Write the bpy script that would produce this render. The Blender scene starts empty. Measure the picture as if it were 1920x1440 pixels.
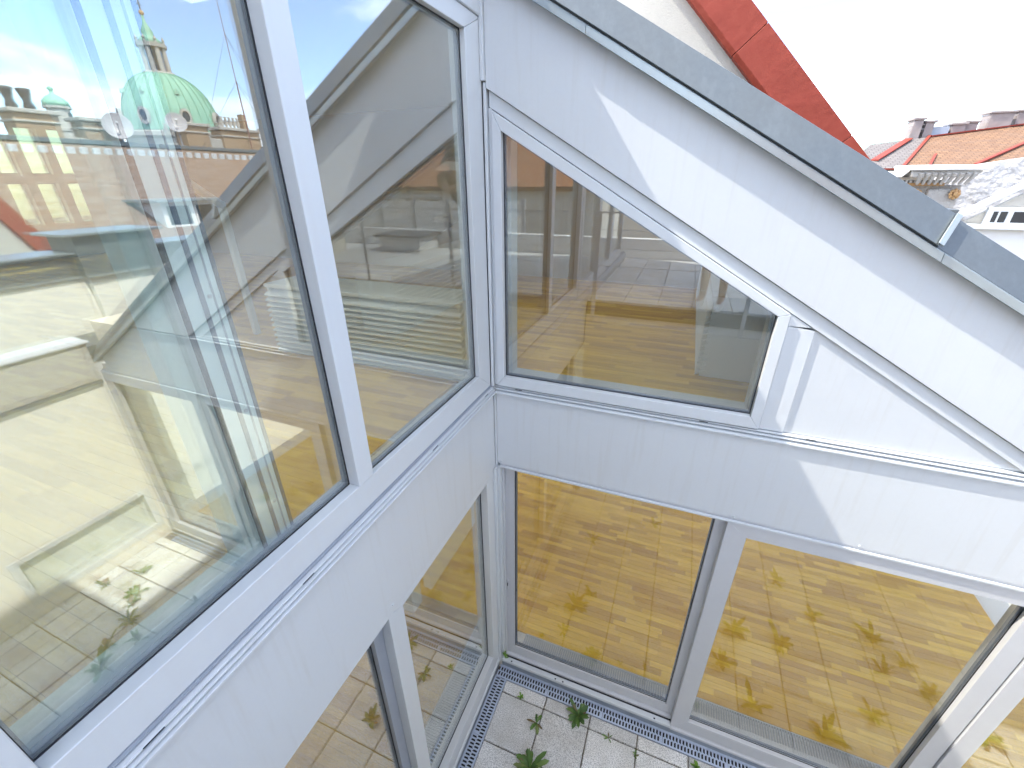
import bpy, bmesh, math, random
from mathutils import Vector, Matrix
R = math.radians
random.seed(7)
sc = bpy.context.scene
COL = sc.collection

# ------------------------------------------------------------------ camera
CAM = Vector((1.063, -2.326, 4.23))
cam_d = bpy.data.cameras.new('camera'); cam = bpy.data.objects.new('camera', cam_d); COL.objects.link(cam)
cam_d.sensor_fit = 'HORIZONTAL'; cam_d.sensor_width = 36.0
cam_d.lens = 36.0 * 797.67 / 1920.0
cam_d.clip_start = 0.02; cam_d.clip_end = 3000
yaw, pitch, roll = R(21.6485), R(25.789), R(0.327)
M_ = Matrix.Rotation(yaw, 3, 'Z') @ Matrix.Rotation(-pitch, 3, 'X') @ Matrix.Rotation(roll, 3, 'Y') @ Matrix.Rotation(R(90), 3, 'X')
cam.matrix_world = Matrix.Translation(CAM) @ M_.to_4x4()
sc.camera = cam

# ------------------------------------------------------------------ sky and sun
SUN = Vector((-3.6, -1.0, 5.08)).normalized()          # towards the sun
world = bpy.data.worlds.new('World'); sc.world = world; world.use_nodes = True
nt = world.node_tree; nt.nodes.clear()
def wn(t, **k):
    n = nt.nodes.new(t)
    for a, b in k.items(): setattr(n, a, b)
    return n
sky = wn('ShaderNodeTexSky', sky_type='NISHITA', sun_disc=False, sun_elevation=math.asin(SUN.z),
         sun_rotation=math.atan2(SUN.x, SUN.y), altitude=200, air_density=0.8, dust_density=0.8, ozone_density=2.6)
tc = wn('ShaderNodeTexCoord'); sep = wn('ShaderNodeSeparateXYZ')
nt.links.new(tc.outputs['Generated'], sep.inputs[0])
def wm(op, a, b=None):
    n = wn('ShaderNodeMath', operation=op)
    for i, v in enumerate((a, b)):
        if v is None: continue
        if isinstance(v, (int, float)): n.inputs[i].default_value = v
        else: nt.links.new(v, n.inputs[i])
    return n.outputs[0]
den = wm('ADD', wm('MAXIMUM', sep.outputs[2], 0.0), 0.16)
cmb = wn('ShaderNodeCombineXYZ')
nt.links.new(wm('DIVIDE', sep.outputs[0], den), cmb.inputs[0]); nt.links.new(wm('DIVIDE', sep.outputs[1], den), cmb.inputs[1])
no1 = wn('ShaderNodeTexNoise'); no1.inputs['Scale'].default_value = 0.95; no1.inputs['Detail'].default_value = 9; no1.inputs['Roughness'].default_value = 0.58; no1.inputs['Distortion'].default_value = 0.35
cofs = wn('ShaderNodeVectorMath', operation='ADD'); cofs.inputs[1].default_value = (3.07, 0.18, 0.31)
nt.links.new(cmb.outputs[0], cofs.inputs[0]); nt.links.new(cofs.outputs[0], no1.inputs['Vector'])
rp = wn('ShaderNodeValToRGB'); rp.color_ramp.elements[0].position = 0.46; rp.color_ramp.elements[1].position = 0.70
nt.links.new(no1.outputs['Fac'], rp.inputs[0])
mx = wn('ShaderNodeMix', data_type='RGBA'); mx.inputs['B'].default_value = (6.4, 6.6, 7.0, 1)
nt.links.new(rp.outputs[0], mx.inputs['Factor']); nt.links.new(sky.outputs[0], mx.inputs['A'])
bg = wn('ShaderNodeBackground'); bg.inputs['Strength'].default_value = 0.15
nt.links.new(mx.outputs['Result'], bg.inputs['Color'])
wo = wn('ShaderNodeOutputWorld'); nt.links.new(bg.outputs[0], wo.inputs[0])
sun_d = bpy.data.lights.new('sun', 'SUN'); sun_d.energy = 2.0; sun_d.angle = R(0.53); sun_d.color = (1.0, 0.95, 0.86)
sun = bpy.data.objects.new('sun', sun_d); COL.objects.link(sun)
sun.rotation_euler = (-SUN).to_track_quat('-Z', 'Y').to_euler(); sun.location = (-20, -8, 30)

# ------------------------------------------------------------------ exposure and render settings
sc.view_settings.view_transform = 'Standard'; sc.view_settings.look = 'None'
sc.view_settings.gamma = 1.0; sc.view_settings.use_curve_mapping = False
sc.view_settings.exposure = 2.1
cy = sc.cycles
cy.use_denoising = True
try: cy.denoiser = 'OPENIMAGEDENOISE'
except Exception: pass
cy.use_adaptive_sampling = True; cy.adaptive_threshold = 0.04
cy.max_bounces = 8; cy.diffuse_bounces = 4; cy.glossy_bounces = 4; cy.transmission_bounces = 3; cy.transparent_max_bounces = 20
cy.caustics_reflective = False; cy.caustics_refractive = False; cy.sample_clamp_indirect = 6.0; cy.blur_glossy = 0.3

# ================================================================== materials
MATS = {}
def frost_mat():
    m = bpy.data.materials.new('frosted_diffuser'); m.use_nodes = True; t = m.node_tree; t.nodes.clear()
    o = t.nodes.new('ShaderNodeOutputMaterial'); a = t.nodes.new('ShaderNodeBsdfTranslucent'); a.inputs[0].default_value = (.85, .84, .80, 1); t.links.new(a.outputs[0], o.inputs[0]); return m
def mat(name, col, rough=0.5, metal=0.0, noise=None, bump=None, spec=0.5, tints=None, streak=None):
    """Principled surface; noise=(scale, amount[, dark colour]); bump=(scale, strength); streak=(amount)"""
    m = bpy.data.materials.new(name); m.use_nodes = True; t = m.node_tree
    b = t.nodes['Principled BSDF']
    b.inputs['Roughness'].default_value = rough; b.inputs['Metallic'].default_value = metal
    b.inputs['Specular IOR Level'].default_value = spec
    b.inputs['Base Color'].default_value = (*col, 1)
    g = t.nodes.new('ShaderNodeNewGeometry')
    src = None
    def rgbmix(a, bcol, fac, blend='MIX'):
        n = t.nodes.new('ShaderNodeMix'); n.data_type = 'RGBA'; n.blend_type = blend
        if isinstance(a, tuple): n.inputs['A'].default_value = (*a, 1)
        else: t.links.new(a, n.inputs['A'])
        if isinstance(bcol, tuple): n.inputs['B'].default_value = (*bcol, 1)
        else: t.links.new(bcol, n.inputs['B'])
        t.links.new(fac, n.inputs['Factor']); return n.outputs['Result']
    def noise_fac(scale, lo, hi, detail=6, vec=None, rough_=0.6):
        n = t.nodes.new('ShaderNodeTexNoise'); n.inputs['Scale'].default_value = scale; n.inputs['Detail'].default_value = detail
        n.inputs['Roughness'].default_value = rough_
        t.links.new(vec if vec else g.outputs['Position'], n.inputs['Vector'])
        r = t.nodes.new('ShaderNodeMapRange'); r.inputs['From Min'].default_value = lo; r.inputs['From Max'].default_value = hi
        t.links.new(n.outputs['Fac'], r.inputs['Value']); return r.outputs['Result']
    cur = col
    if noise:
        for (s, amt, dark) in noise:
            f = noise_fac(s, 0.35, 0.68)
            mm = t.nodes.new('ShaderNodeMath'); mm.operation = 'MULTIPLY'; t.links.new(f, mm.inputs[0]); mm.inputs[1].default_value = amt
            cur = rgbmix(cur, dark, mm.outputs[0])
    if streak:
        mp = t.nodes.new('ShaderNodeMapping'); mp.inputs['Scale'].default_value = (1, 1, 0.06)
        t.links.new(g.outputs['Position'], mp.inputs['Vector'])
        f = noise_fac(streak[0], 0.52, 0.75, 5, mp.outputs[0])
        mm = t.nodes.new('ShaderNodeMath'); mm.operation = 'MULTIPLY'; t.links.new(f, mm.inputs[0]); mm.inputs[1].default_value = streak[1]
        cur = rgbmix(cur, streak[2], mm.outputs[0])
    if not isinstance(cur, tuple): t.links.new(cur, b.inputs['Base Color'])
    if bump:
        n = t.nodes.new('ShaderNodeTexNoise'); n.inputs['Scale'].default_value = bump[0]; n.inputs['Detail'].default_value = 5
        t.links.new(g.outputs['Position'], n.inputs['Vector'])
        bp = t.nodes.new('ShaderNodeBump'); bp.inputs['Strength'].default_value = bump[1]; bp.inputs['Distance'].default_value = bump[2] if len(bump) > 2 else 0.01
        t.links.new(n.outputs['Fac'], bp.inputs['Height']); t.links.new(bp.outputs[0], b.inputs['Normal'])
    MATS[name] = m
    return m

WHITE = mat('white_panel', (0.585, 0.605, 0.61), 0.38, noise=[(1.6, 0.22, (0.53, 0.54, 0.56)), (60, 0.07, (0.5, 0.48, 0.45))], streak=(30, 0.34, (0.50, 0.49, 0.455)), bump=(1.7, 0.12, 0.03))
FRAME = mat('white_aluminium', (0.60, 0.625, 0.635), 0.32, noise=[(5, 0.22, (0.56, 0.55, 0.54)), (130, 0.06, (0.5, 0.5, 0.5))], streak=(30, 0.10, (0.55, 0.52, 0.46)))
SILVER = mat('silver_aluminium', (0.56, 0.565, 0.58), 0.36, 0.15, noise=[(14, 0.14, (0.45, 0.45, 0.46))])
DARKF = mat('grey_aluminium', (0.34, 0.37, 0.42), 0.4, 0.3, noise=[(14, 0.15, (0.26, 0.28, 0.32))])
SASHW = mat('sash_white', (0.84, 0.91, 0.89), 0.35, noise=[(12, 0.12, (0.6, 0.66, 0.65))])
GASKET = mat('black_rubber', (0.015, 0.016, 0.02), 0.6)
SPACER = mat('spacer_metal', (0.16, 0.19, 0.26), 0.35, 0.6)
ZINC = mat('zinc_sheet', (0.125, 0.138, 0.142), 0.38, 0.35, noise=[(3.5, 0.4, (0.11, 0.135, 0.155)), (45, 0.15, (0.2, 0.23, 0.24))], streak=(18, 0.25, (0.22, 0.25, 0.26)), bump=(3, 0.22, 0.02))
ZINCL = mat('zinc_drip_edge', (0.34, 0.375, 0.38), 0.28, 0.5, noise=[(20, 0.2, (0.42, 0.5, 0.52))])
REDM = mat('red_sheet_metal', (0.255, 0.042, 0.024), 0.55, 0.0, noise=[(1.3, 0.45, (0.22, 0.035, 0.02)), (9, 0.2, (0.36, 0.085, 0.05))], bump=(2.0, 0.5, 0.06), spec=0.25)
STUCCO = mat('grey_beige_stucco', (0.47, 0.44, 0.38), 0.9, noise=[(1.2, 0.4, (0.38, 0.36, 0.33)), (22, 0.25, (0.55, 0.51, 0.44))], bump=(60, 0.6, 0.015))
STUCCOW = mat('cream_stucco', (0.76, 0.72, 0.64), 0.9, noise=[(1.5, 0.25, (0.62, 0.57, 0.48)), (30, 0.15, (0.55, 0.5, 0.43))], bump=(70, 0.4, 0.01))
WARM = mat('warm_white_paint', (0.82, 0.72, 0.55), 0.9)
FROST = frost_mat()  # diffuses daylight; used only for the added, unseen openings
PLASTER = mat('white_plaster', (0.80, 0.78, 0.74), 0.85, noise=[(0.8, 0.12, (0.72, 0.69, 0.63))])
WALLIN = mat('interior_beige_paint', (0.44, 0.33, 0.18), 0.9)
CHIM = mat('weathered_chimney', (0.30, 0.255, 0.24), 0.9, noise=[(4, 0.5, (0.20, 0.17, 0.16))])
CEIL = mat('ceiling_white', (0.80, 0.79, 0.76), 0.9)
STONE = mat('pale_limestone', (0.46, 0.43, 0.39), 0.8, noise=[(2.5, 0.5, (0.30, 0.26, 0.22)), (20, 0.3, (0.52, 0.49, 0.45))], bump=(16, 0.6, 0.06))
GOLDT = mat('ochre_terracotta', (0.55, 0.33, 0.14), 0.6, noise=[(18, 0.4, (0.30, 0.15, 0.07))])
BRICK = mat('old_brick', (0.36, 0.24, 0.15), 0.9, noise=[(3, 0.5, (0.24, 0.15, 0.09)), (14, 0.4, (0.45, 0.34, 0.22))], bump=(12, 0.5, 0.04))
COPPER = mat('copper_patina', (0.26, 0.50, 0.36), 0.7, noise=[(0.25, 0.5, (0.33, 0.58, 0.44)), (1.6, 0.3, (0.19, 0.40, 0.28))])
DARKWIN = mat('dark_glazing', (0.03, 0.035, 0.04), 0.12)
IRON = mat('dark_iron', (0.07, 0.06, 0.06), 0.5, 0.4)
RUST = mat('rust_pole', (0.26, 0.11, 0.09), 0.7, noise=[(5, 0.5, (0.15, 0.07, 0.06))])
DISHM = mat('dish_enamel', (0.44, 0.42, 0.42), 0.4, noise=[(3, 0.2, (0.6, 0.57, 0.56))])
STEEL = mat('galvanised_steel', (0.40, 0.46, 0.56), 0.35, 0.65, noise=[(12, 0.35, (0.28, 0.33, 0.42)), (60, 0.2, (0.5, 0.55, 0.62))])
DRAIN = mat('grate_steel', (0.52, 0.58, 0.69), 0.38, 0.35, noise=[(16, 0.35, (0.30, 0.36, 0.48))])
DARKPIT = mat('drain_pit', (0.03, 0.03, 0.035), 0.9)
SAND = mat('joint_sand', (0.16, 0.13, 0.10), 1.0, noise=[(30, 0.6, (0.08, 0.07, 0.05)), (160, 0.5, (0.30, 0.27, 0.23))])
SOIL = mat('soil_and_moss', (0.10, 0.085, 0.05), 1.0, noise=[(25, 0.7, (0.07, 0.10, 0.035))])
LEAD = mat('lead_flashing', (0.30, 0.33, 0.36), 0.4, 0.4, noise=[(6, 0.4, (0.2, 0.23, 0.27))])
ASPH = mat('city_ground', (0.16, 0.16, 0.15), 0.95, noise=[(0.05, 0.5, (0.1, 0.1, 0.1))])
SKIN = mat('skin', (0.46, 0.27, 0.18), 0.5); SHIRT = mat('dark_cotton', (0.035, 0.036, 0.045), 0.9, noise=[(30, 0.4, (0.02, 0.02, 0.025))])
SHORTS = mat('brown_cotton', (0.10, 0.08, 0.06), 0.9); HAIR = mat('dark_hair', (0.03, 0.02, 0.015), 0.6); SHOE = mat('white_leather', (0.72, 0.7, 0.66), 0.5)
PLASTIC = mat('black_plastic', (0.02, 0.02, 0.022), 0.3)
RENDER = mat('rough_white_render', (0.52, 0.50, 0.48), 0.95, noise=[(0.9, 0.3, (0.40, 0.38, 0.37))], bump=(2.2, 1.0, 0.25))

def tile_mat(name, c1, c2, c3, sx, sy, axis):
    """roof tiles: courses run with `axis`-independent world position, brick pattern gives colour and fine relief"""
    m = bpy.data.materials.new(name); m.use_nodes = True; t = m.node_tree; b = t.nodes['Principled BSDF']; b.inputs['Roughness'].default_value = 0.85
    uv = t.nodes.new('ShaderNodeUVMap')
    br = t.nodes.new('ShaderNodeTexBrick'); br.inputs['Scale'].default_value = 1.0; br.inputs['Brick Width'].default_value = sx; br.inputs['Row Height'].default_value = sy
    br.inputs['Mortar Size'].default_value = 0.012; br.inputs['Color1'].default_value = (*c1, 1); br.inputs['Color2'].default_value = (*c2, 1); br.inputs['Mortar'].default_value = (*[x * .45 for x in c1], 1)
    t.links.new(uv.outputs[0], br.inputs['Vector'])
    n = t.nodes.new('ShaderNodeTexNoise'); n.inputs['Scale'].default_value = 1.7; n.inputs['Detail'].default_value = 10; n.inputs['Roughness'].default_value = .75
    mp = t.nodes.new('ShaderNodeMapping'); mp.inputs['Scale'].default_value = (0.6, 2.5, 1); t.links.new(uv.outputs[0], mp.inputs[0]); t.links.new(mp.outputs[0], n.inputs['Vector'])
    r = t.nodes.new('ShaderNodeMapRange'); r.inputs['From Min'].default_value = .45; r.inputs['From Max'].default_value = .75; t.links.new(n.outputs['Fac'], r.inputs['Value'])
    mxn = t.nodes.new('ShaderNodeMix'); mxn.data_type = 'RGBA'; mxn.inputs['B'].default_value = (*c3, 1)
    t.links.new(r.outputs[0], mxn.inputs['Factor']); t.links.new(br.outputs['Color'], mxn.inputs['A']); t.links.new(mxn.outputs['Result'], b.inputs['Base Color'])
    bp = t.nodes.new('ShaderNodeBump'); bp.inputs['Strength'].default_value = .6; bp.inputs['Distance'].default_value = .03
    t.links.new(br.outputs['Fac'], bp.inputs['Height']); bp.invert = True; t.links.new(bp.outputs[0], b.inputs['Normal'])
    return m
TILE_BR = tile_mat('brown_roof_tiles', (0.24, 0.15, 0.10), (0.30, 0.18, 0.11), (0.36, 0.30, 0.25), 0.20, 0.16, 0)
TILE_OC = tile_mat('ochre_roof_tiles', (0.20, 0.105, 0.055), (0.26, 0.145, 0.075), (0.15, 0.10, 0.075), 0.22, 0.18, 0)
TILE_OR = tile_mat('orange_roof_tiles', (0.48, 0.19, 0.09), (0.54, 0.23, 0.11), (0.42, 0.18, 0.10), 0.22, 0.18, 0)
TILE_GR = tile_mat('grey_roof_tiles', (0.17, 0.15, 0.14), (0.21, 0.185, 0.17), (0.14, 0.12, 0.11), 0.22, 0.18, 0)

def paver_mat():
    m = bpy.data.materials.new('granite_paver'); m.use_nodes = True; t = m.node_tree; b = t.nodes['Principled BSDF']; b.inputs['Roughness'].default_value = 0.85
    g = t.nodes.new('ShaderNodeNewGeometry'); oi = t.nodes.new('ShaderNodeObjectInfo')
    v = t.nodes.new('ShaderNodeTexNoise'); v.inputs['Scale'].default_value = 130; v.inputs['Detail'].default_value = 3; v.inputs['Roughness'].default_value = .7
    t.links.new(g.outputs['Position'], v.inputs['Vector'])
    cr = t.nodes.new('ShaderNodeValToRGB'); e = cr.color_ramp.elements
    e[0].position = .36; e[0].color = (.27, .27, .265, 1); e[1].position = .62; e[1].color = (.84, .83, .80, 1)
    x = cr.color_ramp.elements.new(.47); x.color = (.62, .61, .585, 1)
    t.links.new(v.outputs['Fac'], cr.inputs[0])
    n2 = t.nodes.new('ShaderNodeTexNoise'); n2.inputs['Scale'].default_value = 4.5; n2.inputs['Detail'].default_value = 6; t.links.new(g.outputs['Position'], n2.inputs['Vector'])
    r = t.nodes.new('ShaderNodeMapRange'); r.inputs['From Min'].default_value = .42; r.inputs['From Max'].default_value = .72; r.inputs['To Max'].default_value = .45; t.links.new(n2.outputs['Fac'], r.inputs['Value'])
    mxn = t.nodes.new('ShaderNodeMix'); mxn.data_type = 'RGBA'; mxn.inputs['B'].default_value = (.40, .37, .31, 1)
    t.links.new(r.outputs[0], mxn.inputs['Factor']); t.links.new(cr.outputs[0], mxn.inputs['A'])
    hs = t.nodes.new('ShaderNodeHueSaturation'); mr = t.nodes.new('ShaderNodeMapRange'); mr.inputs['To Min'].default_value = .88; mr.inputs['To Max'].default_value = 1.1
    t.links.new(oi.outputs['Random'], mr.inputs['Value']); t.links.new(mr.outputs[0], hs.inputs['Value']); t.links.new(mxn.outputs['Result'], hs.inputs['Color'])
    t.links.new(hs.outputs[0], b.inputs['Base Color'])
    bp = t.nodes.new('ShaderNodeBump'); bp.inputs['Strength'].default_value = .25; bp.inputs['Distance'].default_value = .004; t.links.new(v.outputs['Fac'], bp.inputs['Height']); t.links.new(bp.outputs[0], b.inputs['Normal'])
    return m
PAVER = paver_mat()

def wood_mat():
    m = bpy.data.materials.new('oak_parquet'); m.use_nodes = True; t = m.node_tree; b = t.nodes['Principled BSDF']; b.inputs['Roughness'].default_value = 0.42; b.inputs['Specular IOR Level'].default_value = 0.28
    g = t.nodes.new('ShaderNodeNewGeometry'); oi = t.nodes.new('ShaderNodeObjectInfo')
    ad = t.nodes.new('ShaderNodeMath'); ad.operation = 'ADD'; t.links.new(g.outputs['Random Per Island'], ad.inputs[0]); t.links.new(oi.outputs['Random'], ad.inputs[1])
    fr = t.nodes.new('ShaderNodeMath'); fr.operation = 'FRACT'; t.links.new(ad.outputs[0], fr.inputs[0])
    cr = t.nodes.new('ShaderNodeValToRGB'); e = cr.color_ramp.elements
    e[0].position = 0; e[0].color = (.60, .32, .022, 1); e[1].position = 1; e[1].color = (.90, .58, .06, 1)
    x = cr.color_ramp.elements.new(.45); x.color = (.78, .46, .032, 1)
    t.links.new(fr.outputs[0], cr.inputs[0])
    mp = t.nodes.new('ShaderNodeMapping'); mp.inputs['Scale'].default_value = (2.5, 40, 1); t.links.new(g.outputs['Position'], mp.inputs[0])
    n = t.nodes.new('ShaderNodeTexNoise'); n.inputs['Scale'].default_value = 1.6; n.inputs['Detail'].default_value = 6; t.links.new(mp.outputs[0], n.inputs['Vector'])
    r = t.nodes.new('ShaderNodeMapRange'); r.inputs['From Min'].default_value = .4; r.inputs['From Max'].default_value = .7; r.inputs['To Max'].default_value = .35; t.links.new(n.outputs['Fac'], r.inputs['Value'])
    mxn = t.nodes.new('ShaderNodeMix'); mxn.data_type = 'RGBA'; mxn.inputs['B'].default_value = (.40, .19, .03, 1)
    t.links.new(r.outputs[0], mxn.inputs['Factor']); t.links.new(cr.outputs[0], mxn.inputs['A']); t.links.new(mxn.outputs['Result'], b.inputs['Base Color'])
    return m
WOOD = wood_mat()

def glass_mat(name, f0, tint, wave=0.0, refl=(0.95, 0.98, 1.0), dust=0.025, power=5.0):
    """clear pane: see-through with a symmetric Fresnel reflection (no refraction offset needed for a thin pane)"""
    m = bpy.data.materials.new(name); m.use_nodes = True; t = m.node_tree; t.nodes.clear()
    out = t.nodes.new('ShaderNodeOutputMaterial'); tr = t.nodes.new('ShaderNodeBsdfTransparent'); tr.inputs[0].default_value = (*tint, 1)
    gl = t.nodes.new('ShaderNodeBsdfGlossy'); gl.inputs['Roughness'].default_value = 0.0; gl.inputs['Color'].default_value = (*refl, 1)
    lw = t.nodes.new('ShaderNodeLayerWeight'); lw.inputs['Blend'].default_value = .5
    pw = t.nodes.new('ShaderNodeMath'); pw.operation = 'POWER'; t.links.new(lw.outputs['Facing'], pw.inputs[0]); pw.inputs[1].default_value = power
    mu = t.nodes.new('ShaderNodeMath'); mu.operation = 'MULTIPLY_ADD'; t.links.new(pw.outputs[0], mu.inputs[0]); mu.inputs[1].default_value = 1 - f0; mu.inputs[2].default_value = f0
    mix = t.nodes.new('ShaderNodeMixShader'); t.links.new(mu.outputs[0], mix.inputs[0]); t.links.new(tr.outputs[0], mix.inputs[1]); t.links.new(gl.outputs[0], mix.inputs[2])
    if wave:
        g = t.nodes.new('ShaderNodeNewGeometry'); n = t.nodes.new('ShaderNodeTexNoise'); n.inputs['Scale'].default_value = 3.0; n.inputs['Detail'].default_value = 1
        t.links.new(g.outputs['Position'], n.inputs['Vector'])
        bp = t.nodes.new('ShaderNodeBump'); bp.inputs['Strength'].default_value = wave; bp.inputs['Distance'].default_value = .01
        t.links.new(n.outputs['Fac'], bp.inputs['Height']); t.links.new(bp.outputs[0], gl.inputs['Normal'])
    # thin film of dust on the pane
    df = t.nodes.new('ShaderNodeBsdfDiffuse'); df.inputs[0].default_value = (.80, .80, .76, 1)
    g2 = t.nodes.new('ShaderNodeNewGeometry'); n2 = t.nodes.new('ShaderNodeTexNoise'); n2.inputs['Scale'].default_value = 2.4; n2.inputs['Detail'].default_value = 6; t.links.new(g2.outputs['Position'], n2.inputs['Vector'])
    r2 = t.nodes.new('ShaderNodeMapRange'); r2.inputs['From Min'].default_value = .3; r2.inputs['From Max'].default_value = .75; r2.inputs['To Min'].default_value = dust * .6; r2.inputs['To Max'].default_value = dust * 1.5; t.links.new(n2.outputs['Fac'], r2.inputs['Value'])
    mx2 = t.nodes.new('ShaderNodeMixShader'); t.links.new(r2.outputs[0], mx2.inputs[0]); t.links.new(mix.outputs[0], mx2.inputs[1]); t.links.new(df.outputs[0], mx2.inputs[2])
    t.links.new(mx2.outputs[0], out.inputs[0])
    return m
GLASS = glass_mat('window_glass', 0.098, (0.97, 0.985, 0.97), 0.006, dust=0.006)
GLASSU = glass_mat('gable_glass', 0.15, (0.96, 0.98, 0.965), 0.006, dust=0.010)
GLASSL = glass_mat('coated_glass', 0.185, (0.94, 0.98, 0.955), 0.010, dust=0.03, power=3.0)
GLASSF = glass_mat('far_glass', 0.06, (0.66, 0.70, 0.58))

def leaf_mat():
    m = bpy.data.materials.new('weed_leaf'); m.use_nodes = True; t = m.node_tree; b = t.nodes['Principled BSDF']; b.inputs['Roughness'].default_value = 0.55
    oi = t.nodes.new('ShaderNodeObjectInfo'); cr = t.nodes.new('ShaderNodeValToRGB'); e = cr.color_ramp.elements
    e[0].position = 0; e[0].color = (.05, .11, .025, 1); e[1].position = 1; e[1].color = (.14, .055, .04, 1)
    for p, c in ((.45, (.09, .17, .03, 1)), (.7, (.14, .22, .05, 1)), (.88, (.13, .11, .045, 1))):
        x = cr.color_ramp.elements.new(p); x.color = c
    t.links.new(oi.outputs['Random'], cr.inputs[0]); t.links.new(cr.outputs[0], b.inputs['Base Color'])
    b.inputs['Subsurface Weight'].default_value = 0.0
    return m
LEAF = leaf_mat()
LEAFG = mat('bright_leaf', (0.16, 0.30, 0.04), 0.5, noise=[(40, 0.4, (0.09, 0.18, 0.03))])

# ================================================================== mesh helpers
def link(o, parent=None):
    COL.objects.link(o)
    if parent is not None: o.parent = parent
    return o
def tag(o, label=None, cat=None, group=None, kind=None):
    if label: o['label'] = label
    if cat: o['category'] = cat
    if group: o['group'] = group
    if kind: o['kind'] = kind
    return o
def empty(name, loc=(0, 0, 0), rz=0, label=None, cat=None, group=None, kind=None):
    o = bpy.data.objects.new(name, None); o.location = loc; o.rotation_euler = (0, 0, rz); o.empty_display_size = .2
    link(o); return tag(o, label, cat, group, kind)
class MB:
    """collects shapes into one mesh"""
    def __init__(s): s.bm = bmesh.new()
    def add(s, verts, faces, bev=0):
        b2 = bmesh.new(); vs = [b2.verts.new(v) for v in verts]
        for f in faces:
            try: b2.faces.new([vs[i] for i in f])
            except ValueError: pass
        if bev:
            bmesh.ops.recalc_face_normals(b2, faces=b2.faces)
            bmesh.ops.bevel(b2, geom=list(b2.edges), offset=bev, segments=1, affect='EDGES', clamp_overlap=True)
        me = bpy.data.meshes.new('tmp'); b2.to_mesh(me); b2.free(); s.bm.from_mesh(me); bpy.data.meshes.remove(me); return s
    def box(s, lo, hi, bev=0):
        (a, b, c), (d, e, f) = lo, hi
        v = [(a, b, c), (d, b, c), (d, e, c), (a, e, c), (a, b, f), (d, b, f), (d, e, f), (a, e, f)]
        return s.add(v, [(3, 2, 1, 0), (4, 5, 6, 7), (0, 1, 5, 4), (1, 2, 6, 5), (2, 3, 7, 6), (3, 0, 4, 7)], bev)
    def prism(s, poly, ax, a, b, bev=0):
        """poly in the two other axes (x,z) for ax=1, (y,z) for ax=0, (x,y) for ax=2; extruded from a to b"""
        def pt(p, t): return {0: (t, p[0], p[1]), 1: (p[0], t, p[1]), 2: (p[0], p[1], t)}[ax]
        n = len(poly); v = [pt(p, a) for p in poly] + [pt(p, b) for p in poly]
        f = [tuple(range(n))[::-1], tuple(range(n, 2 * n))] + [(i, (i + 1) % n, n + (i + 1) % n, n + i) for i in range(n)]
        return s.add(v, f, bev)
    def ring(s, outer, inner, ax, a, b, bev=0.0015, gap=0.0004):
        n = len(outer)
        for i in range(n):
            j = (i + 1) % n
            q = [outer[i], outer[j], inner[j], inner[i]]
            cx = sum(p[0] for p in q) / 4; cz = sum(p[1] for p in q) / 4
            dx = outer[j][0] - outer[i][0]; dz = outer[j][1] - outer[i][1]; L = math.hypot(dx, dz) or 1
            q2 = []
            for k, p in enumerate(q):
                sg = 1 if k in (0, 3) else -1
                q2.append((p[0] + sg * gap * dx / L, p[1] + sg * gap * dz / L))
            s.prism(q2, ax, a, b, bev)
        return s
    def tube(s, p0, p1, r0, r1=None, n=10):
        r1 = r0 if r1 is None else r1; p0 = Vector(p0); p1 = Vector(p1); d = (p1 - p0).normalized()
        u = d.orthogonal().normalized(); w = d.cross(u); v = []
        for p, r in ((p0, r0), (p1, r1)):
            for k in range(n):
                a = 2 * math.pi * k / n; v.append(p + (u * math.cos(a) + w * math.sin(a)) * r)
        return s.add(v, [tuple(range(n))[::-1], tuple(range(n, 2 * n))] + [(i, (i + 1) % n, n + (i + 1) % n, n + i) for i in range(n)])
    def lathe(s, prof, c, n=32, ph=0):
        v = []; f = []; m = len(prof)
        for r, z in prof:
            for k in range(n):
                a = 2 * math.pi * k / n + ph; v.append((c[0] + r * math.cos(a), c[1] + r * math.sin(a), c[2] + z))
        for i in range(m - 1):
            for k in range(n): f.append((i * n + k, i * n + (k + 1) % n, (i + 1) * n + (k + 1) % n, (i + 1) * n + k))
        f += [tuple(range(n))[::-1], tuple(range((m - 1) * n, m * n))]
        return s.add(v, f)
    def build(s, name, m, parent=None, smooth=False, at=None, rec=True):
        if rec: bmesh.ops.recalc_face_normals(s.bm, faces=s.bm.faces)
        me = bpy.data.meshes.new(name); s.bm.to_mesh(me); s.bm.free(); me.materials.append(m)
        if smooth:
            for p in me.polygons: p.use_smooth = True
        o = bpy.data.objects.new(name, me); link(o, parent)
        if parent is not None and at is None:
            # vertices were given in world space: undo the parents' placement
            mw = Matrix.Identity(4); p = parent
            while p is not None:
                mw = (Matrix.Translation(p.location) @ p.rotation_euler.to_matrix().to_4x4()) @ mw; p = p.parent
            o.data.transform(mw.inverted())
        return o
def box(name, lo, hi, m, parent=None, bev=0.0): return MB().box(lo, hi, bev).build(name, m, parent)
def prism(name, poly, ax, a, b, m, parent=None, bev=0.0): return MB().prism(poly, ax, a, b, bev).build(name, m, parent)
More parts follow.
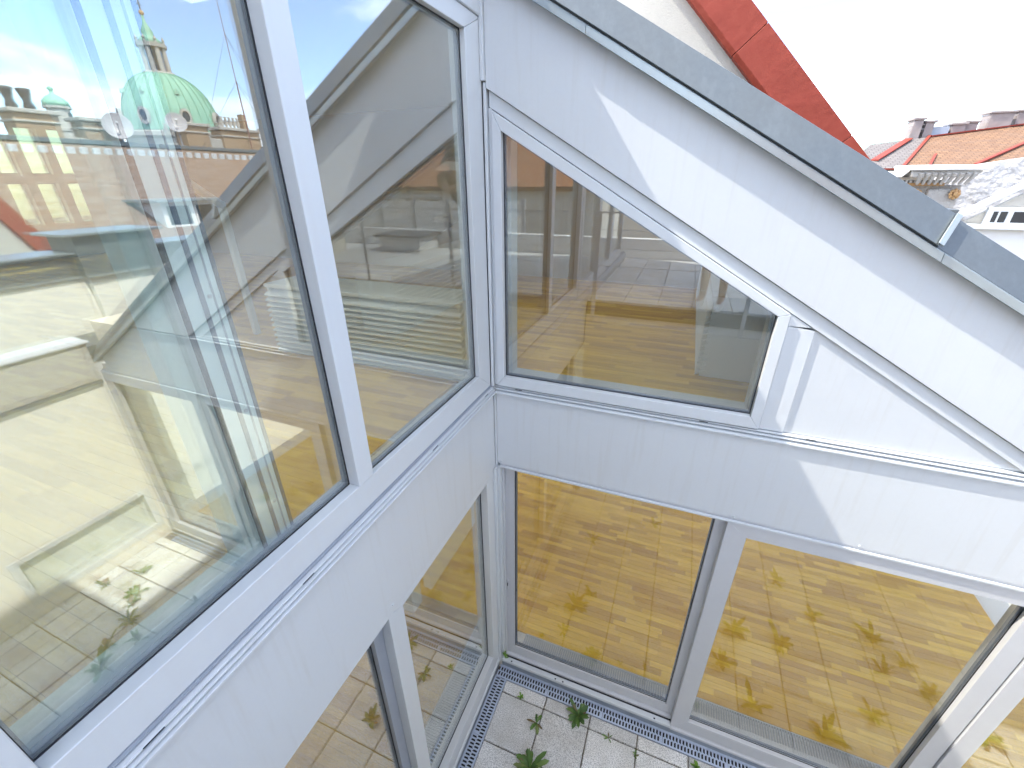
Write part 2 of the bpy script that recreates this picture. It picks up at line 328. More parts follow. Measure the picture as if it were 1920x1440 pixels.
def slab_uv(name, corners, thick, m, parent=None):
    """flat roof sheet from 4 corners (eave a, eave b, ridge b, ridge a) with UVs in metres"""
    c = [Vector(p) for p in corners]; nrm = (c[1] - c[0]).cross(c[3] - c[0]).normalized()
    if nrm.z < 0: nrm = -nrm
    bm = bmesh.new(); top = [bm.verts.new(p) for p in c]; bot = [bm.verts.new(p - nrm * thick) for p in c]
    ft = bm.faces.new(top); bm.faces.new(bot[::-1])
    k = len(c)
    for i in range(k): bm.faces.new((top[i], bot[i], bot[(i + 1) % k], top[(i + 1) % k]))
    bmesh.ops.recalc_face_normals(bm, faces=bm.faces)
    uvl = bm.loops.layers.uv.new('UVMap'); ux = (c[1] - c[0]).normalized(); uy = nrm.cross(ux)
    for f in bm.faces:
        for l in f.loops: d = l.vert.co - c[0]; l[uvl].uv = (d.dot(ux), d.dot(uy))
    me = bpy.data.meshes.new(name); bm.to_mesh(me); bm.free(); me.materials.append(m)
    o = bpy.data.objects.new(name, me); return link(o, parent)

def glazing(poly, ax, d, sgn, parent, edge=0.012, gm=None):
    """double glazed unit: outer pane at depth d, inner pane behind, spacer bar and black gasket round the edge; sgn = direction into the room"""
    cx = sum(p[0] for p in poly) / len(poly); cz = sum(p[1] for p in poly) / len(poly)
    def off(e):
        n = len(poly); res = []
        for i in range(n):
            p0, p1, p2 = Vector(poly[i - 1]), Vector(poly[i]), Vector(poly[(i + 1) % n])
            a = (p1 - p0).normalized(); b = (p2 - p1).normalized()
            n1 = Vector((-a.y, a.x)); n2 = Vector((-b.y, b.x))
            if (Vector((cx, cz)) - p1).dot(n1) < 0: n1 = -n1
            if (Vector((cx, cz)) - p1).dot(n2) < 0: n2 = -n2
            bis = (n1 + n2).normalized(); res.append(tuple(p1 + bis * (e / max(.2, bis.dot(n1)))))
        return res
    big = off(-0.008)
    p1 = MB().prism(big, ax, d, d + sgn * .006).build('pane', gm or (GLASSL if ax == 0 else GLASS), parent)
    MB().ring(poly, off(edge), ax, d + sgn * .0065, d + sgn * .0235, 0, 0).build('spacer_bar', SPACER, parent)
    MB().ring(poly, off(.004), ax, d - sgn * .004, d - sgn * .0003, 0, 0).build('gasket', GASKET, parent)

def rect(a, b, c, d): return [(a, c), (b, c), (b, d), (a, d)]
def rframe(rect_out, rect_in, ax, a, b, name, m, parent): return MB().ring(rect(*rect_out), rect(*rect_in), ax, a, b).build(name, m, parent)

# ================================================================== the gable wing (faces the camera, plane y = 0)
PI_ = math.pi
SL = 0.577
def cop_low(x): return 5.085 - SL * x
def cop_top(x): return 5.257 - SL * x
def up_line(x): return 4.645 - 0.586 * x
def lo_line(x): return 4.572 - 0.588 * x
gw = empty('gable_wing', (2.3, 1.9, 0), 0, 'white panelled gable wing with sloping zinc verge and trapezoid window over sliding doors', 'building')
XE = 4.45
# panels
MB().prism([(0.022, up_line(.022)), (2.86, up_line(2.86)), (3.66, 2.9735), (0.022, cop_low(.022) + .02)], 1, -0.032, 0.10, 0.002).build('gable_panel', WHITE, gw)
MB().prism([(0.030, lo_line(.03)), (2.79, lo_line(2.79)), (2.86, up_line(2.86) - .004), (0.030, up_line(.03) - .004)], 1, -0.012, 0.10, 0.0015).build('rake_frame', FRAME, gw)
MB().prism([(1.697, 3.004), (2.665, 3.004), (1.697, lo_line(1.697) - .003)], 1, 0.004, 0.10, 0).build('triangle_panel', WHITE, gw)
box('post', (1.577, -0.007, 3.004), (1.694, 0.10, 3.58), FRAME, gw, 0.002)
MB().prism([(1.577, 3.581), (1.694, 3.581), (1.694, lo_line(1.694) - .003), (1.577, lo_line(1.577) - .003)], 1, -0.007, 0.10, 0.0015).build('post_cap', FRAME, gw)
MB().prism([(0.030, 2.374), (4.45, 2.374), (4.45, cop_low(4.45) + .02), (3.70, 2.950), (0.030, 2.950)], 1, -0.012, 0.10, 0.0025).build('spandrel_panel', WHITE, gw)
# sill: three stepped drip profiles
MB().prism([(-0.030, 2.946), (-0.030, 2.956), (0.02, 2.972), (0.02, 2.946)], 0, 0.032, 3.64, 0.001).build('sill', FRAME, gw)
MB().prism([(-0.023, 2.9735), (-0.023, 2.980), (0.03, 2.990), (0.03, 2.9735)], 0, 0.032, 3.64, 0.001).build('sill', FRAME, gw)
MB().prism([(-0.017, 2.9915), (-0.017, 2.998), (0.04, 3.003), (0.04, 2.9915)], 0, 0.032, 3.64, 0.001).build('sill', FRAME, gw)
for xs in (0.17, 1.28, 1.80, 3.0, 3.9):
    box('weep_slot', (xs, -0.0185, 2.992), (xs + .045, -0.0165, 2.9965), GASKET, gw)
# zinc verge: drip edge and inclined cap in two sheets with a raised seam
def cap(x0, x1, lift, sk0=0.0, sk1=0.0):
    v = []
    for x, sk in ((x0, sk0), (x1, sk1)):
        xb, xt = x - sk, x + sk
        v += [(xb, -0.082 - lift, cop_low(xb) + .036 + lift * .5), (xt, -0.006 - lift, cop_top(xt) + lift * .5), (xt, 0.30, cop_top(xt) - .01), (xt, 0.30, cop_low(xt) + .03), (xb, -0.07, cop_low(xb) + .03)]
    f = [(0, 1, 6, 5), (1, 2, 7, 6), (2, 3, 8, 7), (3, 4, 9, 8), (4, 0, 5, 9), (4, 3, 2, 1, 0), (5, 6, 7, 8, 9)]
    return MB().add(v, f, 0.001).build('coping_sheet', ZINC, gw)
cap(-0.10, 2.008, 0.014, 0, .026); cap(2.010, XE + .02, 0.0, .026, 0)
def drip(x0, x1, lift):
    v = []
    for x in (x0, x1):
        zl = cop_low(x)
        v += [(x, -0.088 - lift, zl - .004), (x, -0.088 - lift, zl + .032), (x, -0.078, zl + .037), (x, -0.072, zl + .034), (x, -0.072, zl - .004)]
    f = [(0, 1, 6, 5), (1, 2, 7, 6), (2, 3, 8, 7), (3, 4, 9, 8), (4, 0, 5, 9), (4, 3, 2, 1, 0), (5, 6, 7, 8, 9)]
    MB().add(v, f, 0.0012).build('drip_edge', ZINCL, gw)
drip(-0.10, 0.52, 0.0); drip(0.5215, 2.012, 0.0015); drip(2.0135, XE + .02, 0.0)
# folded edge closing the upper sheet, square to the slope
v = []
for (x, y, z) in ((1.984, -.098, cop_low(1.984) + .045), (2.036, -.022, cop_top(2.036) + .009)):
    for dx in (-.010, .010):
        for o in (0.0, .009): v.append((x + dx, y - o, z - .577 * dx + o * .6))
MB().add(v, [(0, 1, 3, 2), (4, 6, 7, 5), (1, 5, 7, 3), (0, 2, 6, 4), (0, 4, 5, 1), (2, 3, 7, 6)], .001).build('coping_seam', ZINCL, gw)
# shadow gap below the verge and the soffit
MB().prism([(-0.1, cop_low(-.1) + .026), (XE, cop_low(XE) + .026), (XE, cop_low(XE) + .012), (-0.1, cop_low(-.1) + .012)], 1, -0.0705, -0.034, 0).build('soffit', SILVER, gw)

# trapezoid window
win = MB().ring([(.046, 3.008), (1.573, 3.008), (1.573, lo_line(1.573) - .004), (.046, lo_line(.046) - .004)], [(.095, 3.075), (1.522, 3.075), (1.522, 3.628), (.095, 4.448)], 1, -0.026, 0.07, 0.002, 0.0007).build('window', FRAME, gw)
glazing([(.095, 3.075), (1.522, 3.075), (1.522, 3.628), (.095, 4.448)], 1, 0.012, 1, win, 0.010, GLASSU)
box('corner_strip', (0.024, -0.010, 3.006), (0.043, 0.07, 4.55), FRAME, gw, 0.002)
# inner lining of the window opening
MB().ring([(.03, 2.99), (1.60, 2.99), (1.60, 3.67), (.03, 4.56)], [(.10, 3.05), (1.515, 3.05), (1.515, 3.62), (.10, 4.44)], 1, 0.101, 0.20, 0).build('window_lining', FRAME, gw)

# lower storey: sliding door, fixed light, second post, further door
door = rframe((0.062, 1.56, 0.128, 2.345), (0.132, 1.498, 0.236, 2.282), 1, 0.052, 0.105, 'sliding_door', DARKF if False else SILVER, gw)
glazing(rect(0.132, 1.498, 0.236, 2.282), 1, 0.070, 1, door)
MB().box((0.064, 0.040, 1.00), (0.082, 0.0515, 1.115), 0.002).build('handle', SILVER, door)
MB().box((0.069, 0.0385, 1.045), (0.077, 0.0398, 1.085), 0.0).build('handle_slot', GASKET, door)
for hz in (2.27, 0.26): MB().box((0.050, 0.030, hz), (0.061, 0.050, hz + .035), 0.002).build('hinge_stop', GASKET, door)
light = rframe((1.558, 3.088, 0.078, 2.340), (1.678, 2.99, 0.212, 2.240), 1, -0.006, 0.10, 'fixed_light', SILVER, gw)
glazing(rect(1.678, 2.99, 0.212, 2.240), 1, 0.030, 1, light)
door2 = rframe((3.094, 4.60, 0.078, 2.340), (3.19, 4.46, 0.212, 2.240), 1, -0.018, 0.10, 'fixed_light', SILVER, gw)
glazing(rect(3.19, 4.46, 0.212, 2.240), 1, 0.030, 1, door2)
box('head_rail', (0.046, -0.004, 2.346), (4.60, 0.11, 2.3735), SILVER, gw, 0.0015)
box('head_drip', (0.046, -0.020, 2.3425), (4.60, -0.0045, 2.3560), FRAME, gw, 0.001)
box('jamb', (0.024, -0.006, 0.10), (0.046, 0.11, 2.345), FRAME, gw, 0.002)
box('jamb', (0.0465, 0.020, 0.12), (0.0615, 0.11, 2.345), SILVER, gw, 0.002)
# threshold of the sliding door: track, groove, outer sill, flashing
box('track', (0.047, 0.022, 0.085), (1.556, 0.115, 0.127), SILVER, gw, 0.002)
box('track_groove', (0.047, 0.014, 0.080), (1.556, 0.0215, 0.108), GASKET, gw)
box('threshold', (0.030, -0.030, 0.068), (1.556, 0.0135, 0.102), FRAME, gw, 0.004)
box('threshold', (1.558, -0.026, 0.050), (4.60, 0.05, 0.076), SILVER, gw, 0.004)
box('flashing', (0.030, -0.022, -0.02), (4.60, 0.02, 0.067), LEAD, gw, 0.002)
for xs in (.12, .55, .62, 1.42): MB().box((xs, -0.024, 0.1022), (xs + .014, -0.012, 0.1035)).build('screw_head', GASKET, gw)
for (x, z) in ((.787, 2.386), (1.581, 2.384), (2.21, 2.386), (.06, 2.392)):
    MB().tube((x, -0.018, z), (x, -0.0118, z), .0055, .0065, 8).build('rivet', FRAME, gw)

# ================================================================== the glazed wing (left, plane x = 0)
lw_ = empty('glazed_wing', (-5, 0, 0), 0, 'white glazed wing on the left with tall panes above a white spandrel band', 'building')
YL = -2.34
# upper glazing
f1 = MB()
f1.ring(rect(YL, -0.030, 3.003, 4.905), rect(-2.272, -0.192, 3.130, 4.832), 0, -0.085, 0.0, 0.002, 0.0008)
w1 = f1.build('window', FRAME, lw_)
box('mullion', (-0.085, -1.300, 3.1305), (0.003, -1.212, 4.8315), FRAME, w1, 0.002)
glazing(rect(-1.212, -0.192, 3.130, 4.832), 0, -0.030, -1, w1, 0.010)
glazing(rect(-2.272, -1.300, 3.130, 4.832), 0, -0.050, -1, w1, 0.010)
# parked sliding sash behind the left pane
sash = MB().ring(rect(-2.62, -1.532, 3.05, 4.86), rect(-2.52, -1.660, 3.15, 4.76), 0, -0.160, -0.105, 0.002).build('sliding_sash', SASHW, lw_)
MB().prism(rect(-2.528, -1.652, 3.142, 4.768), 0, -0.129, -0.135).build('pane', GLASSL, sash)
for (y0, y1, x1, m) in ((-1.602, -1.588, -.1030, SPACER), (-1.659, -1.643, -.1030, GASKET), (-1.545, -1.533, -.1030, GASKET), (-1.566, -1.561, -.1030, DARKF)):
    box('stile_groove', (-0.1048, y0, 3.06), (x1, y1, 4.85), m, sash)
for z in (3.25, 3.6, 3.95, 4.3, 4.65): MB().tube((-0.1048, -1.575, z), (-0.1020, -1.575, z), .006, n=8).build('screw_head', SILVER, sash)
box('interlock', (-0.235, -1.700, 3.06), (-0.165, -1.610, 4.86), SASHW, sash, .003)
box('sash_track', (-0.17, -2.33, 3.005), (-0.09, -0.05, 3.048), FRAME, lw_, 0.002)
box('track_rail', (-0.118, -2.33, 3.0485), (-0.112, -0.05, 3.058), SILVER, lw_)
# band, sill grooves, head panel
box('spandrel_panel', (-0.10, -6.0, 2.335), (0.014, -0.020, 2.948), WHITE, lw_, 0.003)
for k, (z0, z1, xo) in enumerate(((2.9495, 2.961, 0.038), (2.9665, 2.976, 0.030), (2.9815, 2.990, 0.022))):
    MB().prism([(-0.05, z0), (xo, z0), (xo, z1 - .002), (-0.05, z1 + .004)], 1, -6.0, -0.022 - .004 * k, 0.001).build('sill', FRAME, lw_)
    if k < 2: box('sill_groove', (-0.05, -6.0, z1 + .0045), (xo - .016, -0.03, (2.9660, 2.9810)[k]), DARKF, lw_)
box('sill_groove', (-0.05, -6.0, 2.995), (0.008, -0.03, 3.0025), DARKF, lw_)
for ys in (-0.12, -0.75, -1.6, -2.1): box('weep_slot', (0.0222, ys - .05, 2.9835), (0.0232, ys, 2.9875), GASKET, lw_)
box('head_panel', (-0.10, YL, 4.908), (0.010, -0.020, 5.27), WHITE, lw_, 0.003)
box('roof_coping', (-0.40, YL - .02, 5.272), (0.065, 4.0, 5.305), ZINC, lw_, 0.003)
# angle profiles in the inner corner
box('corner_post', (-0.085, -0.0285, 2.992), (0.0, 0.0, 5.27), FRAME, lw_, 0.002)
box('corner_angle', (0.0015, -0.030, 2.995), (0.020, -0.0035, 4.655), FRAME, lw_, 0.0015)
box('corner_angle', (0.0015, -0.050, 4.66), (0.0205, -0.002, 5.10), WHITE, lw_, 0.0015)
box('corner_seal', (0.0012, -0.0340, 3.0), (0.006, -0.0305, 4.9), GASKET, lw_)
box('corner_angle', (0.015, -0.018, 2.36), (0.028, -0.0035, 2.945), FRAME, lw_, 0.0015)
box('corner_angle', (0.0015, -0.030, 0.06), (0.023, -0.0035, 2.333), FRAME, lw_, 0.002)
box('corner_core', (-0.10, -0.0312, 0.06), (0.0010, 0.05, 2.334), FRAME, lw_); box('corner_core', (0.0012, -0.0030, 0.06), (0.0236, 0.10, 2.372), FRAME, lw_)
box('corner_core', (0.0012, -0.0018, 2.374), (0.0215, 0.10, 5.0), FRAME, lw_); box('corner_core', (-0.10, -0.0195, 2.336), (0.0010, 0.05, 2.990), FRAME, lw_)
# lower glazing
fl = MB().ring(rect(-1.283, -0.032, 0.10, 2.333), rect(-1.170, -0.143, 0.272, 2.270), 0, -0.10, 0.0, 0.002, 0.0008).build('window', FRAME, lw_)
glazing(rect(-1.170, -0.143, 0.272, 2.270), 0, -0.058, -1, fl)
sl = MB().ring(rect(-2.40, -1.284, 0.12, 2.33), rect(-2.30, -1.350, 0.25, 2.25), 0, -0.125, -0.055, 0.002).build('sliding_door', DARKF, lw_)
glazing(rect(-2.30, -1.350, 0.25, 2.25), 0, -0.085, -1, sl)
sl2 = MB().ring(rect(-4.2, -2.401, 0.12, 2.33), rect(-4.1, -2.50, 0.25, 2.25), 0, -0.10, -0.01, 0.002).build('sliding_door', SILVER, lw_)
glazing(rect(-4.1, -2.50, 0.25, 2.25), 0, -0.06, -1, sl2)
box('threshold', (-0.12, -4.3, 0.060), (0.010, -0.032, 0.099), FRAME, lw_, 0.003)
box('flashing', (-0.12, -4.3, -0.02), (0.004, -0.024, 0.059), LEAD, lw_, 0.002)
for (y, z) in ((-1.254, 2.386), (-1.266, 2.925)):
    MB().tube((0.0135, y, z), (0.020, y, z), .0075, .0060, 10).build('rivet', FRAME, lw_)

# stair tower part of the wing beyond the camera
tw = prism('tower_wall', [(-6.2, 2.30), (YL - .02, 2.30), (YL - .02, 6.9), (-6.2, 6.9)], 0, -4.0, -0.16, WHITE, lw_)
for (a, b) in ((-3.35, YL - .03), (-4.4, -3.36), (-5.5, -4.41)):
    t_ = MB().ring(rect(a, b, 3.003, 4.905), rect(a + .07, b - .07, 3.13, 4.832), 0, -0.085, 0.0, 0.002).build('window', FRAME, lw_)
    MB().prism(rect(a + .062, b - .062, 3.122, 4.84), 0, -0.03, -0.036).build('pane', GLASS, t_)
box('head_panel', (-0.159, -6.2, 4.908), (0.008, YL - .03, 6.9), WHITE, lw_)

# ------------------------------------------------------------------ shells of the two wings
WX = -10.0
def slope_prism(nm, x0, x1, y0, y1, t0, t1, m):
    prism(nm, [(x0, cop_low(x0) + t0), (x1, cop_low(x1) + t0), (x1, cop_low(x1) + t1), (x0, cop_low(x0) + t1)], 1, y0, y1, m, gw)
for (nm, t0, t1, m) in (('roof', .145, -.10, ZINC), ('roof_lining', -.102, -.18, CEIL)):     # roof with an unseen opening added high up to light the room
    slope_prism(nm, 0.0, 0.3, 0.302, 3.82, t0, t1, m); slope_prism(nm, 1.05, 4.5, 0.302, 3.82, t0, t1, m)
    slope_prism(nm, 0.3, 1.05, 0.302, 0.9, t0, t1, m); slope_prism(nm, 0.3, 1.05, 3.5, 3.82, t0, t1, m)
slope_prism('added_roof_window', .28, 1.07, .88, 3.52, .152, .147, FROST)  # added frosted sheet, out of view, softens sunlight into the upper room
for (a, b, c, d) in ((WX - .3, -1.75, YL, 4.0), (-0.25, -0.101, YL, 4.0), (-1.75, -.25, -.1, 4.0), (-1.75, -.25, YL, -2.2)): box('roof', (a, c, 5.13), (b, d, 5.268), CEIL, lw_)
box('added_roof_light', (-1.76, -2.21, 5.269), (-.24, -.09, 5.274), FROST, lw_)  # frosted panel added above the view to brighten the floor near the glazing
MB().prism([(WX - .3, 2.46), (4.4, 2.46), (0.0, cop_low(0) - .11), (0.0, 5.129), (WX - .3, 5.129)], 1, 3.82, 4.02).build('back_wall', WALLIN, lw_)
fw = MB()                                               # far outer wall with casement openings
cols = [(-2.1, -1.3), (-1.2, -.4), (-.3, .5), (.6, 1.4), (2.02, 2.28), (2.42, 2.72), (2.86, 3.14), (3.28, 3.44)]  # first four columns are out of view, added to let in more light
ys = [YL] + [v for c in cols for v in c] + [3.82]
for i in range(0, len(ys), 2): fw.box((WX - .25, ys[i], 2.9), (WX, ys[i + 1], 5.129))
for (a, b) in cols:
    fw.box((WX - .25, a, 2.9), (WX, b, 3.50)); fw.box((WX - .25, a, 4.20), (WX, b, 4.34)); fw.box((WX - .25, a, 5.09), (WX, b, 5.129))
fw.build('outer_wall', PLASTER, lw_)
for (a, b) in cols:
    for (c, d) in ((3.50, 4.20), (4.34, 5.09)):
        q = MB().ring(rect(a, b, c, d), rect(a + .02, b - .02, c + .02, d - .02), 0, WX - .16, WX - .10, 0).build('casement', FRAME, lw_)
        MB().prism(rect(a + .018, b - .018, c + .018, d - .018), 0, WX - .13, WX - .126).build('pane', GLASSF, q)
        if c < 4 and a > 2: MB().box((WX - .10, b - .012, 3.92), (WX - .07, b - .004, 4.10)).box((WX - .09, b - .06, 4.06), (WX - .07, b - .012, 4.075)).build('handle', SILVER, q)
for (a, b) in ((WX - .3, -9.7), (-7.9, -7.5), (-5.7, -5.3), (-4.1, -4.0)): box('south_pier', (a, YL - .2, 2.88), (b, YL - .001, 5.129), PLASTER, lw_)
for (a, b) in ((-9.7, -7.9), (-7.5, -5.7), (-5.3, -4.1)): box('added_south_window', (a, YL - .12, 2.9), (b, YL - .115, 5.12), FROST, lw_)  # unseen frosted openings, added to brighten the left room without sun patches
# floor slab between the storeys, lower rooms
sb = MB().box((WX - .3, YL, 2.46), (-0.125, 0.12, 2.872)).box((WX - .3, 0.12, 2.46), (4.7, 3.82, 2.872)); sb.build('floor_slab', WARM, lw_)
box('lower_slab', (-6.2, -4.4, -0.35), (-0.121, 0.116, 0.055), PLASTER, lw_); box('lower_slab', (-6.2, 0.117, -0.35), (4.9, 3.82, 0.055), PLASTER, lw_)
for (a, b) in ((-4.4, -3.9), (-2.4, -1.9), (-.4, .1), (1.6, 2.1), (3.4, 3.82)): box('outer_wall', (-6.3, a, 0.0), (-6.1, b, 2.46), WARM, lw_)  # unseen gaps between these walls are added to light the lower rooms
for (a, b) in ((-6.3, -5.9), (-3.6, -3.3), (-1.0, -.7), (1.6, 1.9), (4.2, 4.6)): box('back_pier', (a, 3.82, 0.0), (b, 4.02, 2.459), WARM, lw_)  # back wall left open between piers, out of view, to brighten the floor
box('end_wall', (-6.1, -4.5, 0.0), (-0.13, -4.35, 2.33), WARM, lw_)
box('end_wall', (4.62, 0.10, 0.0), (4.80, 0.35, 2.37), PLASTER, gw); box('end_wall', (4.62, 3.55, 0.0), (4.80, 3.82, 2.37), PLASTER, gw)  # wide unseen opening between the two pieces, added for soft sky light
box('partition', (-1.10, 0.40, 0.082), (-1.0, 1.50, 2.455), PLASTER, lw_, 0.003)
box('column', (-1.16, 0.08, 0.082), (-1.02, 0.24, 2.455), PLASTER, lw_, 0.003)

# ================================================================== floors
def copy_of(src, parent, loc, rot=(0, 0, 0), scale=(1, 1, 1)):
    o = src.copy(); o.location = loc; o.rotation_euler = rot; o.scale = scale; COL.objects.link(o); o.parent = parent; return o
def proto_mesh(mb, name, m):
    bmesh.ops.recalc_face_normals(mb.bm, faces=mb.bm.faces)
    me = bpy.data.meshes.new(name); mb.bm.to_mesh(me); mb.bm.free(); me.materials.append(m); return me
PW = 0.060
plank_me = {L: proto_mesh(MB().box((0, 0, -.018), (L - .0012, PW - .0012, 0), .0012), 'plank', WOOD) for L in (.36, .45, .54)}
def parquet(name, rects, z, label_rect):
    """rects: list of (x0,x1,y0,y1); planks inside label_rect become parts, the rest one mass"""
    fl = empty(name, (0, 0, z), 0, kind='structure')
    rest = MB(); n = 0; vx0, vx1, vy0, vy1 = label_rect; rv = []; rf = []
    for (x0, x1, y0, y1) in rects:
        y = y0
        while y < y1:
            w = min(PW, y1 - y); x = x0
            first = True
            while x < x1 - .01:
                L = random.choice((.36, .45, .54))
                if first: L2 = random.uniform(.12, .5); first = False
                else: L2 = L
                if x + L2 > x1: L2 = x1 - x
                inside = vx0 < x + L2 / 2 < vx1 and vy0 < y + w / 2 < vy1 and w == PW and n < 300 and L2 in plank_me
                if inside:
                    o = bpy.data.objects.new('plank', plank_me[L2]); link(o, fl); o.location = (x, y, 0); n += 1
                else:
                    b = len(rv); a_, b_, c_, d_ = x, y, x + L2 - .0012, y + w - .0012
                    rv += [(a_, b_, 0), (c_, b_, 0), (c_, d_, 0), (a_, d_, 0), (a_, b_, -.018), (c_, b_, -.018), (c_, d_, -.018), (a_, d_, -.018)]
                    rf += [(b, b + 1, b + 2, b + 3), (b, b + 4, b + 5, b + 1), (b + 1, b + 5, b + 6, b + 2), (b + 2, b + 6, b + 7, b + 3), (b + 3, b + 7, b + 4, b)]
                x += L2
            y += PW
    me = bpy.data.meshes.new('planks'); me.from_pydata(rv, [], rf); me.materials.append(WOOD)
    o = bpy.data.objects.new('planks', me); link(o, fl); o['kind'] = 'stuff'
    return fl
parquet('lower_parquet_floor', [(-6.1, -0.36, -4.35, 0.13), (-6.1, -0.36, .131, .31), (-6.1, 4.6, 0.311, 3.82)], 0.080, (-0.5, 3.9, 0.3, 2.5))
parquet('upper_parquet_floor', [(WX, -0.345, YL, 0.13), (WX, 4.2, 0.131, 3.82)], 2.900, (-1.9, 1.75, -1.6, 3.4))

# terrace: bedding sheet with single pavers
terr = box('terrace_floor', (-0.02, -2.86, -0.30), (4.72, -0.02, -0.045), SAND); terr['kind'] = 'structure'
jb = box('joint_bed', (0.118, -2.80, -0.044), (4.70, -0.132, -0.014), SAND, terr)
random.seed(11)
yr = [-.132, -.240, -.640, -1.04, -1.44, -1.84, -2.24, -2.64, -2.80]
xr = [.117 + .4 * k for k in range(12)] + [4.69]
pv = {}
for i in range(len(xr) - 1):
    for j in range(len(yr) - 1):
        w, h = round(xr[i + 1] - xr[i], 3), round(yr[j] - yr[j + 1], 3)
        if (w, h) not in pv: pv[(w, h)] = proto_mesh(MB().box((.0045, .0045, -.05), (w - .0045, h - .0045, 0), .006), 'paver', PAVER)
        o = bpy.data.objects.new('paver', pv[(w, h)]); link(o, terr)
        o.location = (xr[i], yr[j + 1], random.uniform(-.002, .002)); o.rotation_euler = (random.uniform(-.003, .003), random.uniform(-.003, .003), random.uniform(-.004, .004))

# crumbs of soil and moss along the joints
rj = random.Random(4); rv = []; rf = []
for k in range(2600):
    if rj.random() < .5: x, y = rj.choice(xr) + rj.gauss(0, .006), rj.uniform(-2.6, -.14)
    else: x, y = rj.uniform(.13, 4.6), rj.choice(yr[1:-1]) + rj.gauss(0, .006)
    r = rj.uniform(.0012, .0045); b = len(rv)
    rv += [(x + r * rj.uniform(.6, 1.3), y, -.004), (x - r, y + r * rj.uniform(.6, 1.3), -.004), (x - r, y - r, -.004), (x, y, rj.uniform(.001, .005))]
    rf += [(b, b + 1, b + 3), (b + 1, b + 2, b + 3), (b + 2, b, b + 3)]
me = bpy.data.meshes.new('joint_debris'); me.from_pydata(rv, [], rf); me.materials.append(SOIL)
o = bpy.data.objects.new('joint_debris', me); link(o, terr); o['kind'] = 'stuff'

# drain channels with slotted grates
def grate_mesh(L):
    mb = MB(); w = .100; t = .004; n = int(L / .026); p = L / n
    mb.box((0, 0, -t), (L - .002, .009, 0)); mb.box((0, w - .009, -t), (L - .002, w, 0)); mb.box((0, .0475, -t), (L - .002, .0525, -.0003))
    for k in range(n + 1):
        x = min(k * p, L - .014)
        mb.box((x, .009, -t), (x + .0115, .0475, -.0002)); x2 = x + p / 2
        if k < n: mb.box((x2, .0525, -t), (x2 + .0115, w - .009, -.0002))
        if k < n - 1: mb.box((x + .0116, .0430, -t), (x + p * .75, .0474, -.0004)); mb.box((x2 + .0116, .0526, -t), (x2 + p * .70, .0570, -.0004))
    return proto_mesh(mb, 'grate', DRAIN)
GR = grate_mesh(.5)
def drain(base, rz, count, label, first_off=0.0):
    d = empty('drain_channel', base, rz, label, 'drain')
    L = count * .5
    mbt = MB().box((0, 0, -.045), (L, .1, -.030)); me = proto_mesh(mbt, 'trough', DARKPIT); o = bpy.data.objects.new('trough', me); link(o, d)
    for (a, b) in ((-.006, -.001), (.101, .106)):
        me = proto_mesh(MB().box((0, a, -.045), (L, b, .003), .0008), 'edge_rail', DRAIN); link(bpy.data.objects.new('edge_rail', me), d)
    for k in range(count): o = bpy.data.objects.new('grate', GR); link(o, d); o.location = (k * .5, 0, -.001)
    return d
drain((0.0135, -0.127, 0.0), 0, 9, 'slotted steel drain channel along the foot of the sliding doors')
drain((0.0135, -0.1275, 0.0), -PI_ / 2, 5, 'slotted steel drain channel along the foot of the left glazing')

# ================================================================== weeds in the joints
def leaf_mesh(L, W, bend, m=LEAF, name='leaf'):
    n = 6; v = []; f = []
    for i in range(n + 1):
        t = i / n; w = W * (math.sin(math.pi * min(1, t * .92 + .06)) ** .8) * (.35 + .65 * t) * .62 + .0012
        if i == n: w = .0008
        x = L * (t - .10 * bend * t * t); z = L * (.32 * t + bend * (.22 * t - .60 * t * t))
        jag = 1 + (.16 if i % 2 else -.06)
        v += [(x, -w * jag, z + w * .35), (x, 0, z), (x, w * jag, z + w * .35)]
    for i in range(n):
        a = i * 3; f += [(a, a + 1, a + 4, a + 3), (a + 1, a + 2, a + 5, a + 4)]
    me = bpy.data.meshes.new(name); me.from_pydata(v, [], f); me.materials.append(m)
    for p in me.polygons: p.use_smooth = True
    return me
LM = [leaf_mesh(L, W, b) for (L, W, b) in ((.10, .022, .5), (.085, .026, .9), (.12, .024, .3), (.07, .020, .7), (.095, .030, 1.0))]
LG = [leaf_mesh(L, W, b, LEAFG) for (L, W, b) in ((.055, .016, .3), (.045, .018, .7))]
def weed(x, y, n, s, label, group=None, bright=False, up=0.0, seed=0):
    rnd = random.Random(seed * 31 + int(x * 100))
    e = empty('weed', (x, y, 0.001), 0, label, 'weed', group)
    me = proto_mesh(MB().lathe([(.004 * s, -.01), (.007 * s, .004), (.004 * s, .012 * s)], (0, 0, 0), 8), 'crown', LEAFG if bright else LEAF); link(bpy.data.objects.new('crown', me), e)
    a0 = rnd.random() * 6
    for k in range(n):
        o = bpy.data.objects.new('leaf', rnd.choice(LG if bright else LM)); link(o, e)
        sc_ = s * rnd.uniform(.55, 1.15)
        o.rotation_euler = (rnd.uniform(-.25, .25), -rnd.uniform(0, .35) - up * rnd.random(), a0 + 2.399 * k + rnd.uniform(-.25, .25)); o.scale = (sc_, sc_, sc_)
        o.location = (0, 0, .004)
weed(.823, -.195, 20, 1.5, 'large bushy weed with red-tinged leaves overhanging the drain grate', up=.7, seed=1)
weed(.495, -.370, 6, 1.05, 'small flat rosette weed with six separate leaves in a paver joint', seed=2)
weed(.545, -.690, 20, 1.6, 'big green rosette weed cut by the bottom edge of the picture', up=.5, seed=3)
weed(1.31, -.300, 5, .75, 'thin upright weed growing along the joint between two pavers', up=1.0, seed=4)
